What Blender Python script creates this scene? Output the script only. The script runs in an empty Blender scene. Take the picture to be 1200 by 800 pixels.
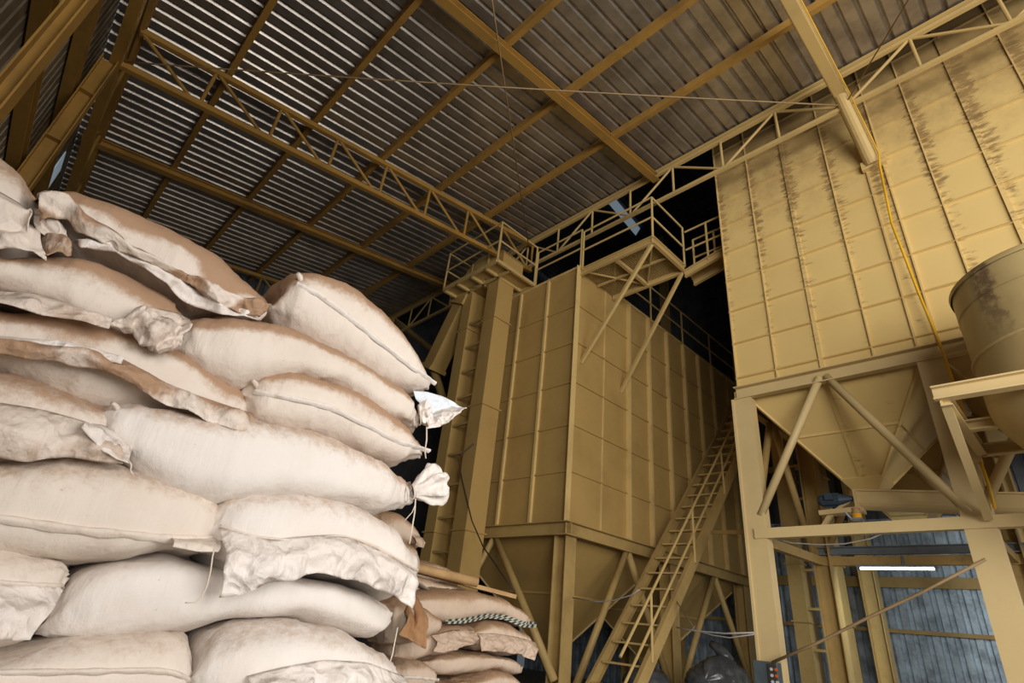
import bpy, math, random
import numpy as np
from mathutils import Vector, Matrix, noise as mnoise
from mathutils.bvhtree import BVHTree

S = bpy.context.scene
COL = S.collection
random.seed(4)

# ------------------------------------------------------------------ camera
YAW, PITCH, ROLL, FPX = 0.841365615, 0.48938698, 0.113582028, 629.63
CAM = Vector((0.0, 0.0, 1.0))
_f = Vector((math.cos(PITCH)*math.cos(YAW), math.cos(PITCH)*math.sin(YAW), math.sin(PITCH)))
_r0 = Vector((math.sin(YAW), -math.cos(YAW), 0))
_u0 = _r0.cross(_f)
_r = _r0*math.cos(ROLL) + _u0*math.sin(ROLL)
_u = -_r0*math.sin(ROLL) + _u0*math.cos(ROLL)
cd = bpy.data.cameras.new('camera')
cam = bpy.data.objects.new('camera', cd)
COL.objects.link(cam)
cd.sensor_fit = 'HORIZONTAL'; cd.sensor_width = 36.0
cd.lens = FPX/1200*36.0
cd.clip_start = 0.05; cd.clip_end = 200
cam.matrix_world = Matrix(((_r.x, _u.x, -_f.x, CAM.x), (_r.y, _u.y, -_f.y, CAM.y), (_r.z, _u.z, -_f.z, CAM.z), (0, 0, 0, 1)))
S.camera = cam

def ray(x, y): return _f + _r*((x-600)/FPX) + _u*((400-y)/FPX)
def onX(x, y, X): d = ray(x, y); return CAM + d*(X/d.x)
def onY(x, y, Y): d = ray(x, y); return CAM + d*(Y/d.y)
def px(p):
    d = Vector(p)-CAM; w = d.dot(_f)
    return 600+FPX*d.dot(_r)/w, 400-FPX*d.dot(_u)/w

# ------------------------------------------------------------------ light
S.view_settings.view_transform = 'Standard'
S.view_settings.look = 'None'
S.view_settings.gamma = 1.0
S.view_settings.use_curve_mapping = False
S.view_settings.exposure = 0.0

w = bpy.data.worlds.new('sky'); S.world = w; w.use_nodes = True
bg = w.node_tree.nodes['Background']
bg.inputs['Color'].default_value = (0.80, 0.88, 1.0, 1)
bg.inputs['Strength'].default_value = 0.10

def area(name, loc, target, sx, sy, power, color):
    l = bpy.data.lights.new(name, 'AREA'); l.shape = 'RECTANGLE'
    l.size = sx; l.size_y = sy; l.energy = power; l.color = color
    o = bpy.data.objects.new(name, l); COL.objects.link(o)
    o.location = loc
    o.rotation_euler = (Vector(target)-Vector(loc)).to_track_quat('-Z', 'Y').to_euler()
    return o
# the open loading door behind the photographer
area('door_daylight', (3.0, -5.8, 2.5), (3.2, 4.0, 3.8), 5.0, 4.0, 520, (1.0, 0.965, 0.93))
# large unseen light, added far to the left to lift the silo fronts
area('far_fill_light', (-7.0, -8.6, 3.2), (4.5, 3.0, 4.6), 8.0, 5.5, 1900, (1.0, 0.955, 0.90))

# ------------------------------------------------------------------ mesh helpers
class MB:
    def __init__(s): s.v = []; s.f = []
    def add(s, vs, fs):
        o = len(s.v); s.v += [tuple(a) for a in vs]; s.f += [tuple(i+o for i in f) for f in fs]; return s
    def box(s, a, b):
        (x0, y0, z0), (x1, y1, z1) = a, b
        return s.add([(x0,y0,z0),(x1,y0,z0),(x1,y1,z0),(x0,y1,z0),(x0,y0,z1),(x1,y0,z1),(x1,y1,z1),(x0,y1,z1)],
                     [(0,3,2,1),(4,5,6,7),(0,1,5,4),(1,2,6,5),(2,3,7,6),(3,0,4,7)])
    def bar(s, p0, p1, prof, up=(0,0,1)):
        p0, p1 = Vector(p0), Vector(p1); t = (p1-p0).normalized(); u = Vector(up)
        if abs(t.dot(u)) > .99: u = Vector((1,0,0)) if abs(t.x) < .9 else Vector((0,1,0))
        r = t.cross(u).normalized(); u = r.cross(t).normalized(); n = len(prof)
        vs = [p+r*a+u*b for p in (p0, p1) for a, b in prof]
        fs = [(i, (i+1) % n, n+(i+1) % n, n+i) for i in range(n)]
        return s.add(vs, fs+[tuple(range(n))[::-1], tuple(range(n, 2*n))])
    def tube(s, pts, r, n=10, caps=True):
        pts = [Vector(p) for p in pts]; rs = r if isinstance(r, (list, tuple)) else [r]*len(pts)
        up = None; vs = []; fs = []
        for i, p in enumerate(pts):
            t = (pts[min(i+1, len(pts)-1)]-pts[max(i-1, 0)]).normalized()
            if up is None: up = Vector((0,0,1)) if abs(t.z) < .9 else Vector((1,0,0))
            a = t.cross(up).normalized(); up = a.cross(t).normalized()
            vs += [p+(a*math.cos(2*math.pi*k/n)+up*math.sin(2*math.pi*k/n))*rs[i] for k in range(n)]
        for i in range(len(pts)-1):
            fs += [(i*n+k, i*n+(k+1) % n, (i+1)*n+(k+1) % n, (i+1)*n+k) for k in range(n)]
        if caps: fs += [tuple(range(n))[::-1], tuple(range((len(pts)-1)*n, len(pts)*n))]
        return s.add(vs, fs)
    def prism(s, poly, off):
        n = len(poly); off = Vector(off); vs = [Vector(p) for p in poly]+[Vector(p)+off for p in poly]
        return s.add(vs, [(i, (i+1) % n, n+(i+1) % n, n+i) for i in range(n)]+[tuple(range(n))[::-1], tuple(range(n, 2*n))])
    def loft(s, rings, caps=True):
        n = len(rings[0]); o = [p for r in rings for p in r]; fs = []
        for i in range(len(rings)-1):
            fs += [(i*n+k, i*n+(k+1) % n, (i+1)*n+(k+1) % n, (i+1)*n+k) for k in range(n)]
        if caps: fs += [tuple(range(n))[::-1], tuple(range((len(rings)-1)*n, len(rings)*n))]
        return s.add(o, fs)
    def build(s, name, mat, parent=None, smooth=False, bevel=0):
        me = bpy.data.meshes.new(name); me.from_pydata(s.v, [], s.f); me.update()
        import bmesh
        bm = bmesh.new(); bm.from_mesh(me); bmesh.ops.recalc_face_normals(bm, faces=bm.faces); bm.to_mesh(me); bm.free()
        me.materials.append(mat)
        if smooth: me.polygons.foreach_set('use_smooth', [True]*len(me.polygons))
        o = bpy.data.objects.new(name, me); COL.objects.link(o)
        if parent is not None: adopt(o, parent)
        if bevel:
            m = o.modifiers.new('bevel', 'BEVEL'); m.width = bevel; m.segments = 2; m.limit_method = 'ANGLE'
        return o

def adopt(o, parent):
    o.parent = parent          # parts are modelled in world space; only the top Empty carries an offset
    if parent.parent is None: o.matrix_parent_inverse = Matrix.Translation(-Vector(parent.location))
def tag(o, label, cat, group=None):
    o['label'] = label; o['category'] = cat
    if group: o['group'] = group
    return o
def thing(name, loc, label, cat, group=None):
    o = bpy.data.objects.new(name, None); o.empty_display_size = .1; COL.objects.link(o); o.location = loc
    return tag(o, label, cat, group)
def struct(o): o['kind'] = 'structure'; return o

def P_box(w, h): return [(-w/2,-h/2),(w/2,-h/2),(w/2,h/2),(-w/2,h/2)]
def P_I(w, h, t=.012): return [(-w/2,-h/2),(w/2,-h/2),(w/2,-h/2+t),(t/2,-h/2+t),(t/2,h/2-t),(w/2,h/2-t),(w/2,h/2),(-w/2,h/2),(-w/2,h/2-t),(-t/2,h/2-t),(-t/2,-h/2+t),(-w/2,-h/2+t)]
def P_C(w, h, t=.012): return [(-w/2,-h/2),(w/2,-h/2),(w/2,-h/2+t),(-w/2+t,-h/2+t),(-w/2+t,h/2-t),(w/2,h/2-t),(w/2,h/2),(-w/2,h/2)]
def P_L(w, t=.008): return [(0,0),(w,0),(w,t),(t,t),(t,w),(0,w)]

# ------------------------------------------------------------------ materials
def mat(name):
    m = bpy.data.materials.new(name); m.use_nodes = True
    nt = m.node_tree; return m, nt, nt.nodes['Principled BSDF']
def N(nt, t, **k):
    n = nt.nodes.new(t)
    for a, b in k.items(): setattr(n, a, b)
    return n
def L(nt, a, b): nt.links.new(a, b)
def mathn(nt, op, a, b=None, c=None):
    n = N(nt, 'ShaderNodeMath', operation=op)
    for i, v in enumerate((a, b, c)):
        if v is None: continue
        if isinstance(v, (int, float)): n.inputs[i].default_value = v
        else: L(nt, v, n.inputs[i])
    return n.outputs[0]
def mix(nt, fac, a, b):
    n = N(nt, 'ShaderNodeMix', data_type='RGBA')
    if isinstance(fac, (int, float)): n.inputs[0].default_value = fac
    else: L(nt, fac, n.inputs[0])
    for i, v in ((6, a), (7, b)):
        if isinstance(v, tuple): n.inputs[i].default_value = v+(1,) if len(v) == 3 else v
        else: L(nt, v, n.inputs[i])
    return n.outputs[2]
def noise(nt, scale, detail=4, rough=.6, vec=None, stretch=None):
    tc = N(nt, 'ShaderNodeTexCoord'); v = tc.outputs['Object']
    if stretch:
        mp = N(nt, 'ShaderNodeMapping'); mp.inputs['Scale'].default_value = stretch; L(nt, v, mp.inputs[0]); v = mp.outputs[0]
    n = N(nt, 'ShaderNodeTexNoise'); n.inputs['Scale'].default_value = scale; n.inputs['Detail'].default_value = detail; n.inputs['Roughness'].default_value = rough
    L(nt, v, n.inputs['Vector']); return n.outputs['Fac']
def ramp(nt, fac, lo, hi):
    n = N(nt, 'ShaderNodeMapRange', interpolation_type='SMOOTHSTEP')
    n.inputs[1].default_value = lo; n.inputs[2].default_value = hi; L(nt, fac, n.inputs[0]); return n.outputs[0]
def bump(nt, bs, h, strength, dist):
    b = N(nt, 'ShaderNodeBump'); b.inputs['Strength'].default_value = strength; b.inputs['Distance'].default_value = dist
    L(nt, h, b.inputs['Height']); L(nt, b.outputs[0], bs.inputs['Normal'])

def paint(name, c, dirt, dirt_amt=.5, rough=.5, spec=.35):
    m, nt, bs = mat(name)
    a = ramp(nt, noise(nt, 1.3, 5, .65), .42, .75); b = ramp(nt, noise(nt, 9, 4, .7), .5, .8)
    f = mathn(nt, 'MULTIPLY', mathn(nt, 'MAXIMUM', a, mathn(nt, 'MULTIPLY', b, .6)), dirt_amt)
    L(nt, mix(nt, f, c, dirt), bs.inputs['Base Color'])
    bs.inputs['Roughness'].default_value = rough; bs.inputs['Specular IOR Level'].default_value = spec
    return m
YEL = (0.47, 0.325, 0.12); BRN = (0.20, 0.115, 0.04)
M = {}
M['steel'] = paint('ochre_painted_steel', YEL, BRN, .55)
M['roofsteel'] = paint('dim_roof_steel', (.40, .225, .05), (.17, .095, .03), .6)  # orange ochre with dirt; the dim roof light is put into its dark tone
M['steel_clean'] = paint('ochre_painted_steel_clean', (0.56, 0.40, 0.155), (.34, .24, .12), .4)
M['bin'] = paint('ochre_bin_paint', (0.47, 0.31, 0.105), (0.33, 0.21, 0.07), .5, .45)
M['post'] = paint('pale_ochre_paint', (0.64, 0.49, 0.24), (.48, .35, .17), .4, .45)
M['bin_rim'] = paint('pale_rim_paint', (0.66, 0.48, 0.19), (0.42, 0.27, 0.12), .6)  # much paler ochre than the bin panels it edges

def silo_paint():
    m, nt, bs = mat('silo_paint_dusty')
    tc = N(nt, 'ShaderNodeTexCoord'); sp = N(nt, 'ShaderNodeSeparateXYZ'); L(nt, tc.outputs['Object'], sp.inputs[0])
    y, z = sp.outputs['Y'], sp.outputs['Z']
    big = ramp(nt, noise(nt, .9, 4, .6), .4, .75)
    base_c = mix(nt, mathn(nt, 'MULTIPLY', big, .35), (0.70, 0.51, 0.20), (0.56, 0.39, 0.14))
    # wispy dust marks trailing sideways from the vertical joints
    fy = mathn(nt, 'FRACT', mathn(nt, 'DIVIDE', mathn(nt, 'SUBTRACT', y, 3.04), .58))
    e = mathn(nt, 'MINIMUM', fy, mathn(nt, 'SUBTRACT', 1.0, fy))
    near = mathn(nt, 'SUBTRACT', 1.0, ramp(nt, e, 0.0, .42))
    wisp = noise(nt, 1.0, 5, .7, stretch=(3, 5.0, 22.0))
    high = ramp(nt, z, 4.2, 8.6)
    thr = mathn(nt, 'ADD', mathn(nt, 'MULTIPLY', near, .30), mathn(nt, 'MULTIPLY', high, .24))
    mk = ramp(nt, mathn(nt, 'ADD', wisp, thr), .84, 1.05)
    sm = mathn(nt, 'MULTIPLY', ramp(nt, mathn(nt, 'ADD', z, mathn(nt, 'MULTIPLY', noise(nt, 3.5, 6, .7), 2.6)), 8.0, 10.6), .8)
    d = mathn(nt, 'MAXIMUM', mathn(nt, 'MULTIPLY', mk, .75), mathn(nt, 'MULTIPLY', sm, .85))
    L(nt, mix(nt, d, base_c, (0.17, 0.095, 0.04)), bs.inputs['Base Color'])
    bs.inputs['Roughness'].default_value = .5; bs.inputs['Specular IOR Level'].default_value = .3
    return m
M['silo'] = silo_paint()

def sheet(name, c1, c2, rough, metal, scale=2):
    m, nt, bs = mat(name)
    L(nt, mix(nt, ramp(nt, noise(nt, scale, 5, .7), .35, .7), c1, c2), bs.inputs['Base Color'])
    bs.inputs['Roughness'].default_value = rough; bs.inputs['Metallic'].default_value = metal
    return m
M['roof'] = sheet('weathered_roof_sheet', (.48, .435, .38), (.31, .28, .24), .38, .78)
M['wall'] = sheet('dusty_wall_sheet', (.27, .22, .15), (.17, .14, .10), .5, .25)
M['bluewall'] = sheet('galvanized_wall_sheet', (.50, .60, .68), (.22, .26, .30), .45, .4, 3)
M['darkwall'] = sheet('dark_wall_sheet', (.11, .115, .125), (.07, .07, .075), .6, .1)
M['floor'] = sheet('dusty_concrete', (.30, .26, .21), (.22, .19, .15), .9, 0)
M['galv'] = sheet('galvanised_channel', (.28, .33, .38), (.20, .23, .26), .45, .4)
M['cable'] = sheet('cable_steel', (.34, .23, .11), (.25, .17, .08), .6, .1)
M['greycable'] = sheet('grey_cable', (.35, .34, .31), (.25, .24, .22), .6, 0)
M['blackcable'] = sheet('black_cable', (.03, .025, .02), (.05, .04, .03), .5, 0)
M['hose'] = sheet('yellow_hose', (.75, .42, .01), (.60, .32, .01), .4, 0)
M['bluemotor'] = sheet('blue_grey_motor', (.05, .08, .12), (.03, .05, .08), .5, .2)
M['plastic'] = sheet('black_plastic_wrap', (.06, .065, .07), (.11, .12, .13), .22, 0, 6)
M['boxgrey'] = sheet('dark_grey_box', (.10, .13, .15), (.07, .09, .10), .5, .2)
M['wood'] = sheet('old_timber', (.48, .30, .13), (.34, .20, .08), .7, 0, 6)
M['tarp'] = sheet('grey_canvas', (.30, .25, .20), (.22, .18, .14), .9, 0, 6)
M['amber'] = sheet('amber_lens', (.85, .42, .01), (.75, .35, .01), .2, 0)
M['orange'] = sheet('orange_button', (.7, .12, .02), (.6, .1, .02), .4, 0)
M['whitebtn'] = sheet('white_button', (.5, .55, .55), (.45, .5, .5), .4, 0)
M['string'] = sheet('cotton_string', (.70, .62, .52), (.60, .50, .40), .9, 0)

def tank_paint():
    m, nt, bs = mat('tank_paint_stained')
    tc = N(nt, 'ShaderNodeTexCoord'); sp = N(nt, 'ShaderNodeSeparateXYZ'); L(nt, tc.outputs['Object'], sp.inputs[0])
    b = mix(nt, mathn(nt, 'MULTIPLY', ramp(nt, noise(nt, 2.0, 5, .6), .4, .7), .4), (0.55, 0.42, 0.19), (.38, .28, .13))
    # a brown stain running down from the rim
    ang = mathn(nt, 'ARCTAN2', mathn(nt, 'SUBTRACT', sp.outputs['Y'], TANK[1]), mathn(nt, 'SUBTRACT', TANK[0], sp.outputs['X']))
    wob = mathn(nt, 'MULTIPLY', mathn(nt, 'SUBTRACT', noise(nt, 6, 4, .7), .5), .45)
    dd = mathn(nt, 'ABSOLUTE', mathn(nt, 'ADD', mathn(nt, 'SUBTRACT', ang, .68), wob))
    st = mathn(nt, 'MULTIPLY', mathn(nt, 'SUBTRACT', 1.0, ramp(nt, dd, .06, .17)), ramp(nt, mathn(nt, 'ADD', sp.outputs['Z'], wob), 3.45, 4.1))
    st = mathn(nt, 'MULTIPLY', st, ramp(nt, noise(nt, 12, 4, .7), .3, .6))
    L(nt, mix(nt, mathn(nt, 'MULTIPLY', st, .85), b, (.17, .10, .06)), bs.inputs['Base Color'])
    bs.inputs['Roughness'].default_value = .42
    return m

def emis(name, c, s):
    m, nt, bs = mat(name)
    bs.inputs['Base Color'].default_value = c+(1,); bs.inputs['Emission Color'].default_value = c+(1,); bs.inputs['Emission Strength'].default_value = s
    return m
M['tube'] = emis('fluorescent_glow', (.92, 1.0, .97), 9)
M['skylight'] = emis('skylight_pane', (.55, .70, .82), .22)

def fabric(name, c, dustc, wrinkle=.6, crumple=0.0):
    m, nt, bs = mat(name)
    at = N(nt, 'ShaderNodeAttribute'); at.attribute_name = 'dust'
    n1 = noise(nt, 30, 6, .8); n2 = noise(nt, 5, 4, .6)
    d = ramp(nt, mathn(nt, 'ADD', at.outputs['Fac'], mathn(nt, 'MULTIPLY', mathn(nt, 'SUBTRACT', n1, .5), 1.0)), .08, .72)
    c2 = mix(nt, mathn(nt, 'MULTIPLY', ramp(nt, n2, .4, .75), .35), c, tuple(.6*a+.4*b for a, b in zip(c, dustc)))
    sp = ramp(nt, noise(nt, 60, 2, .5), .74, .80)
    c3 = mix(nt, mathn(nt, 'MULTIPLY', sp, .35), c2, dustc)
    L(nt, mix(nt, mathn(nt, 'MULTIPLY', d, .92), c3, dustc), bs.inputs['Base Color'])
    bs.inputs['Roughness'].default_value = .6; bs.inputs['Specular IOR Level'].default_value = .25
    h = mathn(nt, 'MULTIPLY', noise(nt, 1.0, 2, .5, stretch=(70, 70, 9)), .3)
    h = mathn(nt, 'ADD', h, noise(nt, 1.0, 3, .55, stretch=(20, 20, 6)))
    h = mathn(nt, 'ADD', h, mathn(nt, 'MULTIPLY', noise(nt, 240, 2, .5), .12))
    if crumple:
        tc = N(nt, 'ShaderNodeTexCoord'); wn_ = N(nt, 'ShaderNodeTexNoise'); wn_.inputs['Scale'].default_value = 9; L(nt, tc.outputs['Object'], wn_.inputs['Vector'])
        mv = N(nt, 'ShaderNodeMix', data_type='VECTOR'); mv.inputs[0].default_value = .12; L(nt, tc.outputs['Object'], mv.inputs[4]); L(nt, wn_.outputs['Color'], mv.inputs[5])
        for sc_, wt in ((13, 1.0), (31, .4)):
            v = N(nt, 'ShaderNodeTexVoronoi', feature='F1'); v.inputs['Scale'].default_value = sc_; L(nt, mv.outputs[1], v.inputs['Vector'])
            h = mathn(nt, 'ADD', h, mathn(nt, 'MULTIPLY', v.outputs['Distance'], crumple*wt))
    bump(nt, bs, h, wrinkle, .010)
    return m
DUST = (.365, .215, .12)
M['sack'] = fabric('woven_sack', (.72, .64, .56), DUST)
M['sack_white'] = fabric('woven_sack_white', (.77, .72, .67), (.42, .25, .14))
M['sack_back'] = fabric('woven_sack_dusty', (.60, .47, .36), (.37, .23, .13))
M['inner'] = fabric('plastic_liner', (.68, .74, .80), (.45, .32, .22), .6, 1.5)
M['flap'] = fabric('loose_sack_cloth', (.74, .65, .57), DUST, .8, 2.2)
M['flap_white'] = fabric('loose_white_cloth', (.80, .74, .69), (.42, .26, .15), .8, 2.2)
M['flap_back'] = fabric('loose_dusty_cloth', (.60, .46, .35), (.34, .20, .11), .8, 2.0)
M['film'] = fabric('brown_liner', (.42, .23, .11), (.26, .13, .06), .2)
def checker():
    m, nt, bs = mat('checkered_trim')
    tc = N(nt, 'ShaderNodeTexCoord'); c = N(nt, 'ShaderNodeTexChecker'); c.inputs['Scale'].default_value = 1
    mp = N(nt, 'ShaderNodeMapping'); mp.inputs['Scale'].default_value = (36, 2, 2); L(nt, tc.outputs['UV'], mp.inputs[0])
    L(nt, mp.outputs[0], c.inputs['Vector']); c.inputs['Color1'].default_value = (.02, .05, .08, 1); c.inputs['Color2'].default_value = (.50, .47, .33, 1)
    L(nt, c.outputs['Color'], bs.inputs['Base Color']); bs.inputs['Roughness'].default_value = .8
    return m
M['checker'] = checker()

# ------------------------------------------------------------------ building shell
XW, XG, XF, YG = -1.25, 6.7, 14.0, 13.6
def corrugated(p0, run, along, depth, pitch, length, rib=.3, sl=.012):
    """sheet starting at p0, ribs repeat along `run`, extruded along `along`, ribs stand out along `depth`"""
    p0, run, along, depth = Vector(p0), Vector(run), Vector(along), Vector(depth)
    tot = run.length; r = run.normalized(); n = int(tot/pitch); m = MB(); pts = []
    for i in range(n):
        s = i*pitch
        for a, d in ((0, 0), (pitch*(1-rib)*.5, 0), (pitch*(1-rib)*.5+sl, 1), (pitch*(1-rib)*.5+pitch*rib-sl, 1), (pitch*(1-rib)*.5+pitch*rib, 0)):
            pts.append(p0+r*(s+a)+depth*d)
    pts.append(p0+r*(n*pitch)); k = len(pts)
    m.add(pts+[p+along for p in pts], [(i, i+1, k+i+1, k+i) for i in range(k-1)])
    return m
fl = MB(); fl.box((-1.4, -6.8, -.1), (14.2, 13.8, 0)); struct(fl.build('floor', M['floor']))
rz = lambda x: 7.92+.152*x        # roof sheet underside
struct(corrugated((XW, -6.4, rz(XW)), (0, YG+6.4, 0), (6.85-XW, 0, .152*(6.85-XW)), (0, 0, .042), .205, 1, .34, .028).build('ceiling', M['roof']))
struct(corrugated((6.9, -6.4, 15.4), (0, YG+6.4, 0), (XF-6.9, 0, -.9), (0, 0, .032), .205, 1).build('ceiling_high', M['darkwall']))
struct(corrugated((XW, -1.2, 0), (0, YG+1.2, 0), (0, 0, rz(XW)), (-.03, 0, 0), .205, 1).build('wall_left', M['wall']))
struct(corrugated((XF, -6.4, 3.9), (0, YG+6.4, 0), (0, 0, 10.7), (.035, 0, 0), .22, 1).build('wall_right', M['darkwall']))
struct(corrugated((XF, -6.4, 0), (0, YG+6.4, 0), (0, 0, 3.9), (.06, 0, 0), .22, 1, .5, .02).build('wall_right', M['bluewall']))
gw = corrugated((XW, YG, 0), (7.25-XW, 0, 0), (0, 0, 9.0), (0, .03, 0), .205, 1)
g2 = corrugated((6.9, YG, 0), (XF-6.9, 0, 0), (0, 0, 15.4), (0, .03, 0), .205, 1); gw.add(g2.v, g2.f)
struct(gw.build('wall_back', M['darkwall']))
# clerestory wall above the low roof
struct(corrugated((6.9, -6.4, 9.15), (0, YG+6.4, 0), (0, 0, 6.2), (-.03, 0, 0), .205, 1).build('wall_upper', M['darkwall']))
# translucent pane in the left wall and a skylight strip in the high roof
wn = MB(); wn.box((XW-.01, 10.35, 6.7), (XW+.015, 11.0, 7.3)); struct(wn.build('window_1', M['skylight']))
a, b = onX(712, 233, 14.0), onX(748, 273, 14.0)
def onhigh(x, y):
    d = ray(x, y); t = (15.3-CAM.z+.9*6.9/7.1)/(d.z+.9/7.1*d.x); return CAM+d*t
q = [onhigh(*c) for c in ((711, 236), (720, 232), (750, 268), (745, 276))]
wn = MB(); wn.prism(q, (0, 0, .03)); struct(wn.build('window_2', M['skylight']))

# ------------------------------------------------------------------ roof steel
ordi = ['first', 'second', 'third', 'fourth', 'fifth', 'sixth', 'seventh']
for i, x in enumerate((-.93, .16, 1.49, 2.76, 4.02, 5.30)):
    z = 7.8+.152*x
    m = MB(); m.bar((x, -6.3, z+.06), (x, YG-.1, z+.06), P_C(.085, .12, .01), (-.15, 0, 1))
    tag(m.build('roof_purlin', M['roofsteel']), 'long ochre roof purlin under the corrugated sheets, %s from the left wall' % ordi[i], 'purlin', 'roof purlins')
m = MB(); m.bar((XG, -6.3, 8.965), (XG, YG-.1, 8.965), P_I(.16, .17, .016))
tag(m.build('ridge_beam', M['steel_clean']), 'heavy ochre beam closing the high end of the roof above the lattice girder', 'beam')

def rafter(y, x0, x1, w, h, label):
    m = MB(); m.bar((x0, y, 7.74+.155*x0), (x1, y, 7.74+.155*x1), P_I(w, h, .014))
    tag(m.build('rafter_beam', M['roofsteel']), label, 'beam', 'rafter beams')
rafter(3.95, -1.15, 6.72, .14, .13, 'plain ochre rafter crossing the top middle of the roof, right of the roof truss')
rafter(10.1, -1.15, 6.6, .15, .13, 'plain ochre rafter low in the roof, left of the roof truss')

def truss(name, y, label, x0, n, step, top, bot, r1, r2, side=0, matk='roofsteel'):
    t = thing(name, (x0, y, bot(x0)), label, 'roof truss')
    m = MB(); m.bar((x0, y, top(x0)), (XG, y, top(XG)), P_box(r1*2, r1*2)); m.build('top_chord', M[matk], t)
    m = MB(); m.bar((x0, y, bot(x0)), (XG, y, bot(XG)), P_box(r1*2, r1*2)); m.build('bottom_chord', M[matk], t)
    for k in range(n+1):
        x = x0+k*step
        if k > 0:
            m = MB(); m.tube([(x, y, bot(x)), (x, y, top(x))], r2, 8); m.build('web_post', M[matk], t)
        if k < n:
            m = MB(); m.tube([(x+.02, y, top(x)), (x+step-.09, y, bot(x+step))], r2, 8); m.build('web_diagonal', M[matk], t)
    return t
truss('roof_truss', 7.15, 'ochre lattice truss climbing from the left wall to the elevator head', -.93, 8, .953, lambda x: 7.72+.155*x, lambda x: 7.03+.150*x, .042, .026)
truss('gable_truss', 12.9, 'dim lattice truss at the far dark end of the roof, behind the sacks', -.93, 8, .953, lambda x: 7.72+.155*x, lambda x: 7.03+.150*x, .042, .024)
# lattice girder along the high edge
g = thing('lattice_girder', (XG, 0, 8.18), 'long horizontal lattice girder in front of the tall silo, passing behind the platform rails', 'girder')
for nm, z in (('top_chord', 8.84), ('bottom_chord', 8.18)):
    m = MB(); m.bar((XG, -6.3, z), (XG, YG-.1, z), P_box(.06, .06)); m.build(nm, M['steel_clean'], g)
k0 = -7
for k in range(k0, 15):
    y = -.11+.927*k
    if k % 2 == 0 or k in (3, 1): pass
    m = MB(); m.tube([(XG, y, 8.18), (XG, y, 8.84)], .022, 8); m.build('web_post', M['steel_clean'], g)
    z0, z1 = (8.84, 8.18) if k % 2 == 0 else (8.18, 8.84)
    m = MB(); m.tube([(XG, y, z0), (XG, y+.927, z1)], .022, 8); m.build('web_diagonal', M['steel_clean'], g)
# main frame rafter with the pipe strut to the silo column
t = thing('main_rafter', (XG, .82, 8.2), 'thick ochre rafter running down onto the front column of the tall silo', 'rafter')
m = MB(); m.bar((-1.1, .80, 7.55), (6.62, .82, 8.42), P_box(.17, .20)); m.build('beam', M['steel_clean'], t, bevel=.02)
m = MB(); m.tube([(6.60, .82, 8.40), (7.16, .74, 7.36)], .10, 16); m.build('pipe_strut', M['steel_clean'], t)

# left wall steel
for y, x0, wdt, lab in ((7.15, -1.0, .17, 'broad ochre wall column that carries the left end of the roof truss'), (3.95, -.86, .10, 'ochre wall column at the top left corner, nearest the camera'),
                        (.80, -1.0, .17, 'ochre wall column beside the camera, first along the left wall'), (13.35, -1.0, .17, 'ochre wall column in the far left corner behind the sacks')):
    t = thing('wall_column', (x0, y, 0), lab, 'column', 'left wall columns')
    h = 6.83
    m = MB(); m.bar((x0, y, 0), (x0, y, h), P_I(.20, wdt, .012), (1, 0, 0)); m.build('shaft', M['roofsteel'], t)
    m = MB(); m.box((x0-.14, y-.14, 0), (x0+.14, y+.14, .02)); m.build('base_plate', M['roofsteel'], t)
    m = MB()
    for zz in (1.5, 3.2, 4.6, 5.4, 6.2): m.box((x0-wdt/2+.01, y-.09, zz), (x0+wdt/2-.01, y+.09, zz+.012))
    m.build('stiffener', M['roofsteel'], t)
for i, z in enumerate((2.2, 3.6, 5.0, 6.2)):
    m = MB(); m.bar((-1.17, -1.2, z), (-1.17, YG-.1, z), P_C(.12, .16, .012))
    tag(m.build('wall_girt', M['roofsteel']), 'horizontal ochre girt on the left wall, %s from the top' % ordi[3-i], 'girt', 'left wall girts')
t = thing('eave_truss', (-.95, 0, 6.9), 'ochre lattice eave girder along the top of the left wall', 'girder')
for nm, z, r in (('top_chord', 7.62, .05), ('bottom_chord', 6.90, .06)):
    m = MB(); m.bar((-.95, -6.3, z), (-.95, YG-.1, z), P_box(r*2, r*2)); m.build(nm, M['roofsteel'], t)
for k in range(16):
    y = .80+.9*k-1.8
    m = MB(); m.tube([(-.95, y, 6.9 if k % 2 else 7.62), (-.95, y+.9, 7.62 if k % 2 else 6.9)], .028, 8); m.build('web_diagonal', M['roofsteel'], t)
def cable(pts, r, label, k='cable', name='bracing_cable', cat='cable', sag=0):
    pts = [Vector(p) for p in pts]
    if len(pts) == 2 and sag:
        a, b = pts; pts = [a.lerp(b, i/16)-Vector((0, 0, sag*(1-(2*i/16-1)**2))) for i in range(17)]
    m = MB(); m.tube(pts, r, 6); return tag(m.build(name, M[k], smooth=True), label, cat)
cable([(-.93, 7.15, 6.93), (6.7, .82, 8.22)], .011, 'thin bracing cable crossing the whole roof from left wall to main rafter', sag=.05)
cable([(-.93, .82, 6.93), (6.7, 7.15, 8.25)], .009, 'thin bracing cable hanging down the middle of the roof to the elevator head')
cable([(6.7, .82, 8.22), (-.93, -5.5, 6.93)], .010, 'short thin bracing cable at the top right beside the main rafter')
cable([(-.86, 7.02, 6.93), (-.72, 3.95, 5.9)], .012, 'thin cable across the top left corner in front of the wall column')

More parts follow.
